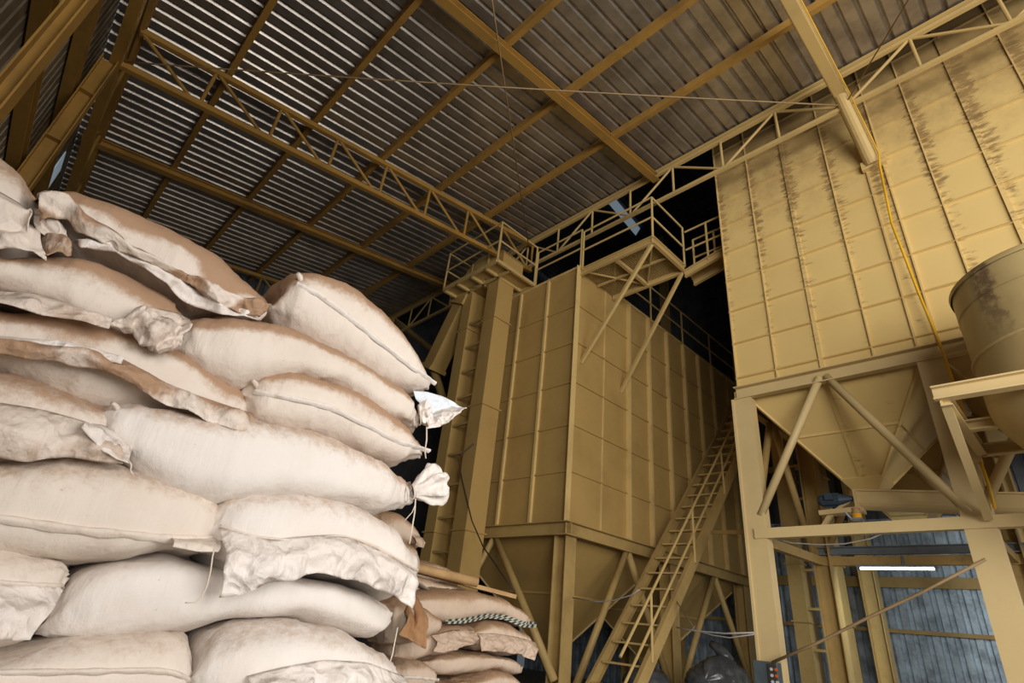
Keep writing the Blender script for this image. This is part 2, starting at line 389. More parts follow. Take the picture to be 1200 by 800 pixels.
# ------------------------------------------------------------------ left storage bin
BX0, BX1, BY0, BY1, BZ0, BZ1 = 6.46, 13.1, 5.52, 8.62, 2.51, 7.23
t = thing('storage_bin', (BX0, BY0, 0), 'big ochre panelled storage bin on legs behind the stair, left of the tall silo', 'storage bin')
m = MB(); m.box((BX0, BY0, BZ0), (BX1, BY1, BZ1)); m.build('shell', M['bin'], t)
rows = [BZ0+.79+.775*k for k in range(5)]
xr = [7.286, 8.04, 8.767, 9.501, 10.226, 10.907, 11.589, 12.302]
for i, x in enumerate(xr):
    wd = .012 if i == 0 else .028
    m = MB(); m.box((x-wd, BY0-(.015 if i == 0 else .075), BZ0), (x+wd, BY0, BZ1)); m.build('rib', M['bin_rim'], t)
for y in (6.29, 7.06, 7.83):
    m = MB(); m.box((BX0-.05, y-.025, BZ0), (BX0, y+.025, BZ1)); m.build('rib', M['bin_rim'], t)
for z in rows:
    m = MB(); m.box((BX0, BY0-.028, z-.014), (BX1, BY0, z+.014)); m.build('panel_joint', M['bin'], t)
    m = MB(); m.box((BX0-.028, BY0, z-.014), (BX0, BY1, z+.014)); m.build('panel_joint', M['bin'], t)
m = MB(); m.bar((BX0-.035, BY0-.035, BZ0), (BX0-.035, BY0-.035, BZ1+.02), P_L(.07, .012), (0, 1, 0)); m.box((BX0-.03, BY0-.03, BZ0), (BX0+.02, BY0+.02, BZ1+.01)); m.build('corner_angle', M['bin_rim'], t)
m = MB(); m.box((BX0-.04, BY0-.04, BZ1), (BX1, BY0+.04, BZ1+.05)); m.box((BX0-.04, BY0+.04, BZ1), (BX0+.04, BY1, BZ1+.05)); m.build('top_rim', M['bin_rim'], t)
m = MB(); m.bar((BX0-.04, BY0-.05, BZ0-.09), (BX1, BY0-.05, BZ0-.09), P_C(.10, .20, .014)); m.build('base_beam', M['steel'], t)
m = MB(); m.bar((BX0-.05, BY1, BZ0-.09), (BX0-.05, BY0-.1, BZ0-.09), P_C(.10, .20, .014)); m.build('base_beam', M['steel'], t)
def hopper(t, x0, x1, y0, y1, z0, z1, r, mk, seam=False):
    cx, cy = (x0+x1)/2, (y0+y1)/2
    top = [(x0, y0, z1), (x1, y0, z1), (x1, y1, z1), (x0, y1, z1)]; bot = [(cx-r, cy-r, z0), (cx+r, cy-r, z0), (cx+r, cy+r, z0), (cx-r, cy+r, z0)]
    m = MB(); m.loft([top, bot]); h = m.build('hopper', M[mk], t)
    f = .52; m = MB()
    mid = [Vector(a).lerp(Vector(b), f) for a, b in zip(top, bot)]
    for i in range(4): m.bar(mid[i], mid[(i+1) % 4], P_box(.03, .035))
    m.build('flange', M[mk], h)
    m = MB()
    for a, b in zip(top, bot): m.bar(a, b, P_box(.035, .035))
    m.build('corner_seam', M[mk], h)
    if seam:
        m = MB(); m.bar(((x0-.01), cy, z1), (cx-r-.01, cy, z0), P_box(.05, .012)); m.build('center_seam', M[mk], h)
    q = r*.55; m = MB(); m.loft([[(cx-r-.02, cy-r-.02, z0+.015), (cx+r+.02, cy-r-.02, z0+.015), (cx+r+.02, cy+r+.02, z0+.015), (cx-r-.02, cy+r+.02, z0+.015)], [(cx-r-.02, cy-r-.02, z0-.005), (cx+r+.02, cy-r-.02, z0-.005), (cx+r+.02, cy+r+.02, z0-.005), (cx-r-.02, cy+r+.02, z0-.005)], [(cx-q, cy-q, z0-.17), (cx+q, cy-q, z0-.17), (cx+q, cy+q, z0-.17), (cx-q, cy+q, z0-.17)]]); m.build('outlet', M[mk], h)
    return h
hopper(t, BX0+.08, 9.45, BY0+.1, BY1-.05, .75, BZ0-.02, .14, 'bin')
hopper(t, 9.5, 12.7, BY0+.1, BY1-.05, .75, BZ0-.02, .14, 'bin')
for (x, y) in ((6.58, 5.64), (9.45, 5.60), (12.4, 5.60), (6.58, 8.5), (12.4, 8.5)):
    m = MB(); m.bar((x, y, 0), (x, y, BZ0-.17), P_I(.24, .24, .016), (0, 1, 0)); m.build('leg', M['steel'], t)
def brace(t, a, b, r=.055, k='steel', nm='brace'):
    m = MB(); m.tube([a, b], r, 12); m.build(nm, M[k], t, smooth=True)
brace(t, (8.0, 5.52, 2.33), (6.72, 5.52, .25)); brace(t, (8.06, 5.52, 2.33), (9.35, 5.52, .25))
brace(t, (11.0, 5.52, 2.33), (9.6, 5.52, .4)); brace(t, (11.05, 5.52, 2.33), (12.35, 5.52, .4))
brace(t, (6.46, 7.06, 2.33), (6.46, 5.60, .45), .06); brace(t, (6.46, 7.12, 2.33), (6.46, 8.45, .4), .05)
for pts in ([(8, 7.1), (9, 7.3)],):
    pass
# ------------------------------------------------------------------ handrail posts and rails helper
def rail_run(t, a, b, h=.92, n=2, r=.019, ends=(1, 1)):
    a, b = Vector(a), Vector(b)
    for z in (h, h*.5):
        m = MB(); m.tube([a+Vector((0,0,z)), b+Vector((0,0,z))], r, 8); m.build('rail', M['steel_clean'], t)
    for i in range(n+1):
        if (i == 0 and not ends[0]) or (i == n and not ends[1]): continue
        p = a.lerp(b, i/n); m = MB(); m.tube([p, p+Vector((0,0,h))], r*1.1, 8); m.build('rail_post', M['steel_clean'], t)
t = thing('bin_handrail', (7.6, BY0, BZ1), 'thin ochre handrail along the right top edge of the storage bin', 'handrail')
rail_run(t, (7.6, BY0, BZ1+.03), (13.0, BY0, BZ1+.03), .92, 4)
t = thing('bin_edge_handrail', (BX0, BY0, BZ1), 'thin ochre handrail on the left top edge of the bin, from elevator to platform', 'handrail')
rail_run(t, (BX0, 6.70, BZ1+.03), (BX0, 5.50, BZ1+.03), .92, 1)

# service platform on the bin
t = thing('service_platform', (7.0, 5.5, 7.0), 'railed bracket platform sticking out from the top of the storage bin', 'platform')
px0, px1, py0, py1, pz = 6.46, 7.53, 3.91, 5.5, 7.13
for a, b in (((px0, py1, pz), (px0, py0, pz)), ((px0, py0, pz), (px1, py0, pz)), ((px1, py0, pz), (px1, py1, pz))):
    m = MB(); m.bar(a, b, P_C(.06, .15, .012)); m.build('edge_channel', M['steel_clean'], t)
m = MB(); m.bar((px0, 4.7, pz-.03), (px1, 4.7, pz-.03), P_box(.06, .07)); m.bar((7.0, py0, pz-.02), (7.0, py1, pz-.02), P_box(.03, .05))
m.bar((px0, py0, pz-.02), (px1, 4.7, pz-.02), P_box(.02, .03)); m.bar((px0, 5.4, pz-.02), (px1, 4.7, pz-.02), P_box(.02, .03)); m.build('joist', M['steel_clean'], t)
m = MB()
for i in range(27): x = px0+.02+i*.04; m.box((x, py0, pz+.02), (x+.01, py1, pz+.035))
for i in range(40): y = py0+.02+i*.04; m.box((px0, y, pz+.02), (px1, y+.01, pz+.035))
m.build('mesh_floor', M['steel'], t)
rail_run(t, (px0, 5.45, pz+.05), (px0, py0, pz+.05), .92, 1, ends=(1, 1)); rail_run(t, (px0, py0, pz+.05), (px1, py0, pz+.05), .92, 1, ends=(0, 1))
for a, b in (((px0+.03, py0+.03, pz-.05), (6.62, BY0, 5.27)), ((px1-.02, py0+.03, pz-.05), (7.82, BY0, 5.15))):
    m = MB(); m.bar(a, b, P_box(.055, .055)); m.build('bracket_brace', M['steel_clean'], t)
t = thing('catwalk', (7.5, 3.9, 7.0), 'railed catwalk linking the bin platform to the tall silo', 'walkway')
m = MB(); m.bar((7.48, 3.9, 6.98), (7.48, 2.6, 7.25), P_C(.06, .15, .012)); m.bar((7.8, 3.9, 6.98), (7.8, 2.6, 7.25), P_C(.06, .15, .012)); m.build('side_channel', M['steel_clean'], t)
m = MB(); m.prism([(7.48, 3.9, 7.05), (7.80, 3.9, 7.05), (7.80, 2.6, 7.32), (7.48, 2.6, 7.32)], (0, 0, .02)); m.build('deck', M['steel'], t)
rail_run(t, (7.5, 3.85, 7.10), (7.5, 2.6, 7.12), .85, 3, ends=(0, 1)); rail_run(t, (7.8, 3.85, 7.10), (7.8, 2.6, 7.12), .85, 3)

# ------------------------------------------------------------------ stair
t = thing('steel_stair', (6.2, 4.75, 0), 'steep ochre steel stair with open treads in front of the storage bin', 'stair')
zs = lambda x: 2.32+1.10*(x-8.27)
for y in (5.08, 4.40):
    m = MB(); m.bar((6.17, y, zs(6.17)), (12.0, y, zs(12.0)), P_C(.05 if y > 5 else .06, .17, .012) if y > 5 else [(-a, b) for a, b in P_C(.06, .17, .012)][::-1], (-1, 0, 1)); m.build('stringer', M['steel'], t)
for k in range(25):
    z = .25+.25*k; x = 8.27+(z-2.32)/1.10
    m = MB(); m.box((x-.06, 4.42, z-.012), (x+.06, 5.06, z+.012)); m.build('tread', M['steel_clean'], t)
for y in (4.36,):
    for hh in (.80, .42):
        m = MB(); m.tube([(6.2, y, zs(6.2)+hh), (11.8, y, zs(11.8)+hh)], .019, 8); m.build('handrail', M['steel_clean'], t)
    for x in (6.9, 8.14, 9.33, 10.6, 11.7):
        m = MB(); m.tube([(x, y, zs(x)), (x, y, zs(x)+.80)], .018, 8); m.build('rail_post', M['steel_clean'], t)

# ------------------------------------------------------------------ bucket elevator
t = thing('bucket_elevator', (6.0, 7.6, 0), 'tall twin-leg ochre bucket elevator with railed head platform, left of the storage bin', 'elevator')
def casing(y0, y1, x0, x1, z0, z1, nm, fl, k='steel'):
    m = MB(); m.box((x0, y0, z0), (x1, y1, z1)); l = m.build(nm, M[k], t)
    for z in fl:
        m = MB(); m.box((x0-.03, y0-.03, z-.012), (x1+.03, y1+.03, z+.012)); m.build('flange', M[k], l)
casing(7.10, 7.44, 5.80, 6.22, .1, 7.3, 'leg_casing', (1.35, 2.35, 4.55, 6.4), 'bin')
casing(7.93, 8.22, 5.80, 6.22, .1, 7.3, 'leg_casing', (1.35, 2.35, 4.55, 6.4), 'bin')
for k in range(11):
    z = .9+.56*k; m = MB(); m.box((5.82, 7.44, z-.02), (5.87, 7.93, z+.02)); m.build('tie_rung', M['steel'], t)
m = MB(); m.box((6.12, 7.44, .3), (6.16, 7.93, 7.3)); m.build('back_plate', M['bin'], t)
m = MB(); m.box((5.7, 7.0, 0), (6.3, 8.35, .45)); m.build('boot', M['steel'], t)
prof = [(8.32, 7.35)]+[(7.68+.66*math.cos(a), 7.42+.66*math.sin(a)) for a in [math.radians(d) for d in range(0, 91, 10)]]+[(7.0, 7.95), (6.96, 7.85), (6.96, 7.35)]
m = MB(); m.prism([(5.72, y, z) for y, z in prof], (.58, 0, 0)); hd = m.build('head', M['bin'], t)
m = MB(); m.prism([(5.70, y, z) for y, z in [(7.68+.34*math.cos(a), 7.62+.34*math.sin(a)) for a in [math.radians(d*15) for d in range(24)]]], (.03, 0, 0)); m.build('bearing_plate', M['steel'], hd)
m = MB(); m.tube([(5.60, 7.68, 7.62), (5.74, 7.68, 7.62)], .06, 14); m.build('shaft', M['blackcable'], hd)
for yy, zz in ((7.42, 8.04), (7.95, 7.98)):
    m = MB(); m.bar((5.70, yy, 7.36), (5.70, yy, zz), P_box(.03, .03)); m.build('head_flange', M['steel'], hd)
fx0, fx1, fy0, fy1, fz = 5.38, 6.44, 6.72, 8.43, 7.33
m = MB()
for a, b in (((fx0, fy0, fz), (fx0, fy1, fz)), ((fx0, fy0, fz), (fx1, fy0, fz)), ((fx1, fy0, fz), (fx1, fy1, fz)), ((fx0, fy1, fz), (fx1, fy1, fz)), ((fx0, 7.55, fz), (fx1, 7.55, fz)), ((5.75, fy0, fz), (5.75, fy1, fz)), ((fx0, 7.1, fz), (fx1, 7.1, fz)), ((fx0, 8.0, fz), (fx1, 8.0, fz))):
    m.bar(a, b, P_box(.05, .07))
m.build('platform_frame', M['steel_clean'], t)
m = MB(); m.box((fx0, fy0, fz+.03), (fx1, fy1, fz+.045)); m.build('platform_plate', M['steel'], t)
rail_run(t, (fx0, fy1, fz+.03), (fx0, fy0, fz+.03), .95, 1); rail_run(t, (fx0, fy0, fz+.03), (fx1, fy0, fz+.03), .95, 1, ends=(0, 1)); rail_run(t, (fx0, fy1, fz+.03), (fx1, fy1, fz+.03), .95, 1, ends=(0, 1))
m = MB(); m.bar((6.0, 8.30, 7.50), (5.98, 9.16, 5.85), P_box(.38, .34)); sp_ = m.build('discharge_chute', M['bin'], t)
m = MB(); m.bar((6.0, 8.25, 7.6), (6.0, 8.45, 7.2), P_box(.5, .55)); m.build('chute_collar', M['bin'], sp_)
m = MB(); m.bar((5.98, 9.14, 5.90), (5.98, 9.18, 5.82), P_box(.44, .40)); m.build('chute_collar', M['bin'], sp_)
m = MB(); m.tube([(5.98, 9.16, 5.85), (6.6, 9.4, 5.3), (8.2, 9.6, 4.0)], .09, 12); m.build('spout_pipe', M['steel'], t)
cable([onX(555, 520, 5.78), onX(537, 535, 5.78)]+[onX(x, y, 5.76) for x, y in ((541, 560), (553, 610), (566, 640), (590, 675), (603, 692))], .010, 'thin black cable drooping down the face of the elevator leg', 'blackcable', 'power_cable')
# lower dim truss and brace seen left of the elevator
m = MB(); m.bar(onY(455, 370, 13.52), onY(620, 497, 13.52), P_box(.12, .14))
tag(m.build('gable_brace', M['steel']), 'dim sloping steel brace on the far gable wall left of the elevator chute', 'brace')

# ------------------------------------------------------------------ tall silo
SX, SY0, SY1, SB = 7.2, -2.6, 3.04, 4.40
t = thing('tall_silo', (SX, .77, 0), 'huge ochre panelled silo block on posts filling the right of the hall', 'silo')
m = MB(); m.box((SX, SY0, SB), (11.7, SY1, 13.5)); m.build('shell', M['silo'], t)
z = 4.56; k = 0
while z < 13:
    m = MB(); m.add([(SX, SY0, z+.03), (SX, SY1, z+.03), (SX-.035, SY1, z-.005), (SX-.035, SY0, z-.005), (SX, SY0, z-.012), (SX, SY1, z-.012)], [(0, 1, 2, 3), (3, 2, 5, 4), (0, 3, 4), (1, 5, 2)])
    m.build('panel_ledge', M['silo'], t); z += .571
i = 0
y = SY1
for y in (3.02, 2.46, 1.88, 1.29, .17, -.38, -.95, -1.5, -2.05):
    wide = y in (1.88, -.38, -1.5)
    m = MB(); m.box((SX-.03, y-(.025 if wide else .008), SB), (SX, y+(.025 if wide else .008), 13.4)); m.build('panel_seam', M['silo'] if wide else M['bin_rim'], t)
for y in (.84, .63):
    m = MB(); m.box((SX-.03, y-.010, SB), (SX, y+.010, 13.4)); m.build('panel_seam', M['bin_rim'], t)
m = MB(); m.box((SX-.09, .58, 7.28), (SX, .88, 7.42)); m.build('strut_bracket', M['silo'], t)
m = MB(); m.bar((SX-.04, SY1+.02, 4.31), (SX-.04, SY0, 4.31), P_C(.10, .19, .014)); m.build('base_beam', M['post'], t)
m = MB(); m.bar((SX, SY1, 4.27), (11.7, SY1, 4.27), P_C(.10, .19, .014)); m.build('base_beam', M['steel'], t)
hopper(t, 7.28, 9.4, .86, 2.96, 3.21, 4.30, .23, 'silo', seam=True); hopper(t, 9.45, 11.6, .86, 2.96, 3.15, 4.30, .23, 'bin')
hopper(t, 7.28, 9.4, -1.5, .70, 2.98, 4.30, .15, 'bin')
for (x, y, tp, kk) in ((7.22, 2.97, 4.22, 'post'), (7.22, .75, 4.22, 'post'), (9.34, 2.92, 4.25, 'steel'), (11.5, 2.92, 4.25, 'steel'), (9.34, .75, 4.25, 'steel'), (11.5, .75, 4.25, 'steel'), (7.22, -1.6, 4.22, 'steel')):
    m = MB(); m.bar((x, y, 0), (x, y, tp), P_I(.22, .24, .016) if x > 8 else P_box(.17, .26), (0, 1, 0)); m.build('post', M[kk], t)
m = MB(); m.box((7.12, 3.08, 0), (7.30, 3.11, 4.22)); m.build('post_flange', M['post'], t)
for a, b, r, kk in (((7.17, 1.93, 4.30), (7.17, 2.90, 2.60), .05, 'post'), ((7.17, 1.86, 4.30), (7.17, .80, 2.50), .05, 'post'),
                    ((8.20, 3.0, 4.25), (7.40, 3.0, 2.75), .05, 'steel'), ((8.26, 3.0, 4.25), (9.2, 3.0, 2.35), .05, 'steel'),
                    ((9.34, 1.9, 4.25), (9.34, .85, 2.5), .05, 'steel'), ((9.34, 1.9, 4.25), (9.34, 2.85, 2.5), .05, 'steel'),
                    ((8.3, .77, 4.25), (7.35, .77, 2.7), .055, 'post'), ((8.3, .77, 4.25), (9.2, .77, 2.6), .05, 'steel'),
                    ((7.17, -.4, 4.28), (7.17, .65, 2.6), .05, 'post')):
    brace(t, a, b, r, kk)
for a, b, w_, h_, kk in (((7.16, 2.98, 2.37), (7.16, -2.0, 2.44), .10, .12, 'post'), ((7.22, 2.98, 2.32), (9.34, 2.95, 2.36), .09, .12, 'steel'), ((9.34, 2.95, 2.36), (9.34, -2.0, 2.40), .10, .12, 'steel'), ((7.22, .75, 2.36), (9.34, .75, 2.38), .09, .10, 'steel')):
    m = MB(); m.bar(a, b, P_box(w_, h_)); m.build('tie_beam', M[kk], t)
m = MB(); m.bar(onX(834, 623.5, 8.0), (7.3, 2.98, 2.42), P_box(.04, .05)); m.build('tie_bar', M['steel'], t)
# yellow hose down the column
pts = [onX(x, y, 7.05) for x, y in ((1031, 195), (1045, 262), (1060, 300), (1076, 342), (1090, 375), (1101, 402), (1118, 450), (1133, 495), (1147, 535), (1160, 572), (1166, 596))]
pts = [Vector((4.6, .706, 8.12)), Vector((6.55, .71, 8.30)), Vector((7.04, .63, 7.40))]+pts
tag(MB().tube(pts, [.008, .009, .011]+[.015]*(len(pts)-3), 8).build('yellow_hose', M['hose'], smooth=True), 'bright yellow hose running along the thick rafter and down the tall silo column', 'hose')

# screw conveyor under the hoppers
t = thing('screw_conveyor', (8.2, 1.9, 2.6), 'ochre trough conveyor lying under the silo hopper outlet', 'conveyor')
a, b = Vector((8.2, 2.02, 2.945)), Vector((8.2, -1.4, 2.56))
m = MB(); m.bar(a, b, [(-.13, .10), (.13, .10), (.13, -.02)]+[(.13*math.cos(q_), -.02+.10*math.sin(q_)) for q_ in [math.radians(-d) for d in range(20, 180, 20)]]+[(-.13, -.02)]); m.build('trough', M['post'], t)
m = MB(); m.bar(a+Vector((0,0,.105)), b+Vector((0,0,.105)), P_box(.32, .02)); m.build('cover', M['post'], t)
m = MB(); m.box((8.02, 2.0, 2.80), (8.38, 2.03, 3.06)); m.build('end_plate', M['post'], t)
mc = onX(975, 586, 8.1)
m = MB(); m.tube([mc+Vector((0, .17, 0)), mc+Vector((0, .12, 0)), mc+Vector((0, -.10, 0)), mc+Vector((0, -.18, 0)), mc+Vector((0, -.26, .0))], [.05, .08, .08, .055, .03], 16); mo = m.build('motor', M['bluemotor'], t)
m = MB()
for k in range(8): a_ = k*math.pi/4; m.box((mc.x+.085*math.cos(a_)-.006, mc.y-.09, mc.z+.085*math.sin(a_)-.006), (mc.x+.085*math.cos(a_)+.006, mc.y+.11, mc.z+.085*math.sin(a_)+.006))
m.box(tuple(mc+Vector((-.13, -.05, -.02))), tuple(mc+Vector((-.07, .05, .06)))); m.build('cooling_fins', M['bluemotor'], mo)
m = MB(); m.bar(onX(962, 602, 8.1), onX(1012, 597, 8.1), P_box(.16, .06)); m.bar(onX(980, 598, 8.1), onX(1009, 577, 8.1), P_box(.04, .04)); m.bar(onX(977, 597, 8.1), onX(960, 625, 8.1), P_box(.05, .05)); m.build('motor_bracket', M['post'], t)
bc = onX(1005, 607, 7.7)
t = thing('beacon_lamp', bc, 'small amber warning beacon on a bracket above the low silo beam', 'beacon')
m = MB(); m.tube([bc+Vector((0,0,-.01)), bc+Vector((0,0,.05))], .052, 16); m.build('amber_lens', M['amber'], t)
m = MB(); m.tube([bc+Vector((0,0,.05)), bc+Vector((0,0,.12))], .05, 16); m.build('cap', M['wood'], t)
m = MB(); m.box((bc.x-.09, bc.y-.06, bc.z-.03), (bc.x+.02, bc.y+.06, bc.z-.01)); m.bar(bc+Vector((-.06,.05,-.02)), bc+Vector((-.1,.1,.06)), P_box(.015, .02)); m.bar(bc+Vector((-.06,-.05,-.02)), bc+Vector((-.1,-.12,-.12)), P_box(.015, .02)); m.build('bracket', M['galv'], t)

# second elevator between the bins
t = thing('rear_elevator', (10.5, 3.6, 0), 'twin-leg ochre elevator standing in the dark between bin and silo', 'elevator')
for y0, y1 in ((3.66, 3.90), (3.12, 3.42)):
    casing(y0, y1, 10.5, 10.9, 0, 9.0, 'leg_casing', (1.6, 2.5, 3.1, 4.0), 'steel')
for k in range(7):
    z = .6+.6*k; m = MB(); m.box((10.52, 3.42, z-.02), (10.56, 3.66, z+.02)); m.build('tie_rung', M['steel'], t)
m = MB(); m.box((10.4, 3.0, 0), (11.0, 4.0, .5)); m.build('boot', M['steel'], t)

# far wall steel, lamp and channel
for y, lab in ((3.5, 'ochre column against the lit bluish wall below the lamp'), (8.0, 'dim column on the far wall above the storage bin rail'), (-1.0, 'ochre column on the far wall behind the tank stand')):
    m = MB(); m.bar((13.85, y, 0), (13.85, y, 14), P_I(.24, .24, .016), (1, 0, 0)); tag(m.build('wall_post', M['steel']), lab, 'column', 'far wall columns')
for z, hh, lab in ((2.63, .20, 'brown girt on the bluish far wall just under the lamp'), (1.74, .07, 'thin brown girt across the middle of the bluish far wall'), (5.2, .14, 'dark girt on the far wall high behind the bin')):
    m = MB(); m.bar((13.93, -4, z), (13.93, 12, z), P_box(.08, hh)); tag(m.build('far_girt', M['steel']), lab, 'girt', 'far wall girts')
t = thing('tube_lamp', (9.2, 1.98, 2.24), 'lit white fluorescent tube lamp hung under the rear silo beam', 'lamp')
m = MB(); m.box((9.22, 1.52, 2.275), (9.34, 2.47, 2.30)); m.build('housing', M['galv'], t)
m = MB(); m.tube([(9.26, 1.56, 2.255), (9.26, 2.43, 2.255)], .013, 10); m.build('glass_tube', M['tube'], t)
for y0 in (2.43, 1.53):
    m = MB(); m.box((9.24, y0, 2.235), (9.29, y0+.03, 2.275)); m.build('end_holder', M['galv'], t)
m = MB(); m.bar((9.29, 1.9, 2.29), (9.29, 1.9, 2.42), P_box(.03, .02)); m.build('hanger', M['galv'], t)
l = bpy.data.lights.new('tube_light', 'AREA'); l.shape = 'RECTANGLE'; l.size = .85; l.size_y = .05; l.energy = 26; l.color = (.85, .97, 1.0)
lo = bpy.data.objects.new('tube_light', l); COL.objects.link(lo); lo.location = (9.32, 2.0, 2.24); lo.rotation_euler = Vector((1, 0, -.7)).to_track_quat('-Z', 'X').to_euler()
m = MB(); m.bar((9.30, 2.96, 2.50), (9.30, -1.5, 2.52), P_C(.08, .11, .012)); tag(m.build('grey_channel', M['galv']), 'blue-grey steel channel lying along the rear silo beam above the lamp', 'channel')

# tank and stand
TANK = (6.2, -.40)
M['tank'] = tank_paint()
t = thing('hopper_tank', (TANK[0], TANK[1], 1.9), 'round cone-bottomed ochre tank with a brown stain, cut by the right picture edge', 'tank')
def ring(r, z, n=64): return [(TANK[0]+r*math.cos(2*math.pi*k/n), TANK[1]+r*math.sin(2*math.pi*k/n), z) for k in range(n)]
m = MB(); m.loft([ring(.75, 4.30), ring(.75, 3.15)], caps=False); m.build('cylinder', M['tank'], t, smooth=True)
m = MB(); m.loft([ring(.75, 3.15), ring(.735, 3.05), ring(.69, 2.96), ring(.15, 2.0)], caps=False); m.build('cone', M['tank'], t, smooth=True)
m = MB(); m.loft([ring(.765, 4.28), ring(.77, 4.32), ring(.75, 4.34), ring(.4, 4.42), ring(.05, 4.44)], caps=False); m.build('lid', M['tank'], t, smooth=True)
m = MB(); m.loft([ring(.757, 4.06), ring(.757, 4.045)], caps=False); m.build('weld_seam', M['tank'], t, smooth=True)
m = MB(); m.loft([ring(.752, 3.60), ring(.768, 3.59), ring(.768, 3.575), ring(.752, 3.57)], caps=False); m.build('girth_rail', M['post'], t)
t = thing('tank_stand', (5.42, .5, 0), 'ochre steel frame carrying the round tank at the right edge', 'stand')
def ibar(a, b, pr, nm='beam', up=(0,0,1)): MB().bar(a, b, pr, up).build(nm, M['post'], t)
ibar((5.42, .62, 3.12), (5.42, -1.6, 3.12), P_I(.10, .12, .014)); ibar((5.42, .55, 3.07), (7.0, .55, 3.07), P_C(.08, .12, .014)); ibar((7.0, .55, 3.07), (7.0, -1.6, 3.07), P_C(.08, .12, .014)); ibar((6.2, .55, 3.07), (6.2, .1, 3.07), P_C(.08, .10, .014))
ibar((5.47, .56, 3.06), (7.06, .66, 2.44), P_box(.07, .09), 'knee_brace'); ibar((5.46, -1.4, 3.06), (5.46, -1.4, 0), P_I(.18, .18, .014), 'leg', (1, 0, 0)); ibar((7.0, -1.4, 3.06), (7.0, -1.4, 0), P_box(.14, .14), 'leg', (1, 0, 0)); ibar((7.0, .62, 3.02), (7.14, .62, 3.02), P_box(.1, .1), 'cleat')

# cables low right, control box, wrapped bundle
cable([onX(x, y, 7.0) for x, y in ((905, 776), (960, 752), (1020, 722), (1080, 694), (1155, 655))], .016, 'tan rope slanting up from the control box to the right', 'cable', 'rope')
cable([onX(x, y, 7.05) for x, y in ((793, 735), (815, 739), (850, 742), (884, 741))], .010, 'grey cable strung from the stair to the silo post, upper of two', 'greycable', 'power_cable')
cable([Vector((7.6, 4.40, 1.60))]+[onX(x, y, 7.05) for x, y in ((815, 738), (835, 744), (855, 747), (884, 743))], .007, 'thinner grey cable sagging from the stair to the silo post', 'greycable', 'power_cable')
cable([onX(x, y, 7.2) for x, y in ((897, 628), (928, 636), (960, 638), (990, 637), (1020, 631), (1060, 614))], .007, 'thin pale cable sagging under the low silo beam', 'greycable', 'power_cable')
cable([onX(x, y, 6.4) for x, y in ((671, 700), (700, 705), (720, 703), (740, 697), (750, 690))], .008, 'grey cable sagging from the bin leg to the stair', 'greycable', 'power_cable')
bx = onX(899, 800, 7.02)
t = thing('control_box', (7.05, bx.y, .5), 'dark grey control box with buttons on the front silo post', 'control box')
a, b = onX(884, 773, 7.05), onX(912, 773, 7.05)
m = MB(); m.box((7.0, b.y, .42), (7.12, a.y, a.z)); m.build('case', M['boxgrey'], t, bevel=.006)
ym = a.y+(b.y-a.y)*.62
m = MB(); m.box((6.985, b.y+.01, .45), (7.0, ym, a.z-.02)); m.build('panel', M['blackcable'], t)
for k in range(3):
    m = MB(); m.tube([(6.99, ym-.045, a.z-.07-.06*k), (6.97, ym-.045, a.z-.07-.06*k)], .016, 10); m.build('button', M['whitebtn'], t)
    m = MB(); m.tube([(6.99, ym-.095, a.z-.07-.06*k), (6.97, ym-.095, a.z-.07-.06*k)], .016, 10); m.build('button', M['orange'] if k < 2 else M['whitebtn'], t)

# ------------------------------------------------------------------ sacks
def poly_at(pts, n):
    """n points evenly spread by arc length along a polyline, lightly smoothed"""
    p = np.array([tuple(q) for q in pts], float)
    d = np.r_[0, np.cumsum(np.linalg.norm(np.diff(p, axis=0), axis=1))]; t = np.linspace(0, d[-1], n)
    q = np.stack([np.interp(t, d, p[:, i]) for i in range(p.shape[1])], 1)
    for _ in range(3): q[1:-1] = .25*q[:-2]+.5*q[1:-1]+.25*q[2:]
    return q
def n3(x, y, z): return mnoise.noise(Vector((x, y, z)))
def fbm(p, o=3): return mnoise.fractal(p, .8, 2.0, o, noise_basis='PERLIN_ORIGINAL')
PIX = {'o': None}
def screen(A):
    d = A-np.array(CAM); w_ = d@np.array(_f)
    return np.stack([600+FPX*(d@np.array(_r))/w_, 400-FPX*(d@np.array(_u))/w_], -1)

def mesh_grid(name, V, mat_, parent, closed, dust=None, caps=False, uv=None, solid=0):
    n, m = V.shape[:2]; vs = V.reshape(-1, 3); fs = []
    for i in range(n-1):
        for k in range(m if closed else m-1):
            fs.append((i*m+k, i*m+(k+1) % m, (i+1)*m+(k+1) % m, (i+1)*m+k))
    if caps: fs += [tuple(range(m)), tuple(range((n-1)*m, n*m))[::-1]]
    me = bpy.data.meshes.new(name); me.from_pydata(vs.tolist(), [], fs); me.update()
    if closed:
        import bmesh
        bm = bmesh.new(); bm.from_mesh(me); bmesh.ops.recalc_face_normals(bm, faces=bm.faces); bm.to_mesh(me); bm.free()
    me.materials.append(mat_); me.polygons.foreach_set('use_smooth', [True]*len(me.polygons))
    at = me.attributes.new('dust', 'FLOAT', 'POINT')
    if dust is not None: at.data.foreach_set('value', np.asarray(dust, np.float32).ravel())
    if uv is not None:
        ul = me.uv_layers.new(name='UVMap'); li = np.empty(len(me.loops), np.int32); me.loops.foreach_get('vertex_index', li)
        ul.data.foreach_set('uv', uv.reshape(-1, 2)[li].astype(np.float32).ravel())
    o = bpy.data.objects.new(name, me); COL.objects.link(o)
    if parent is not None: adopt(o, parent)
    if solid:
        sm = o.modifiers.new('thickness', 'SOLIDIFY'); sm.thickness = solid; sm.offset = 0
    return o

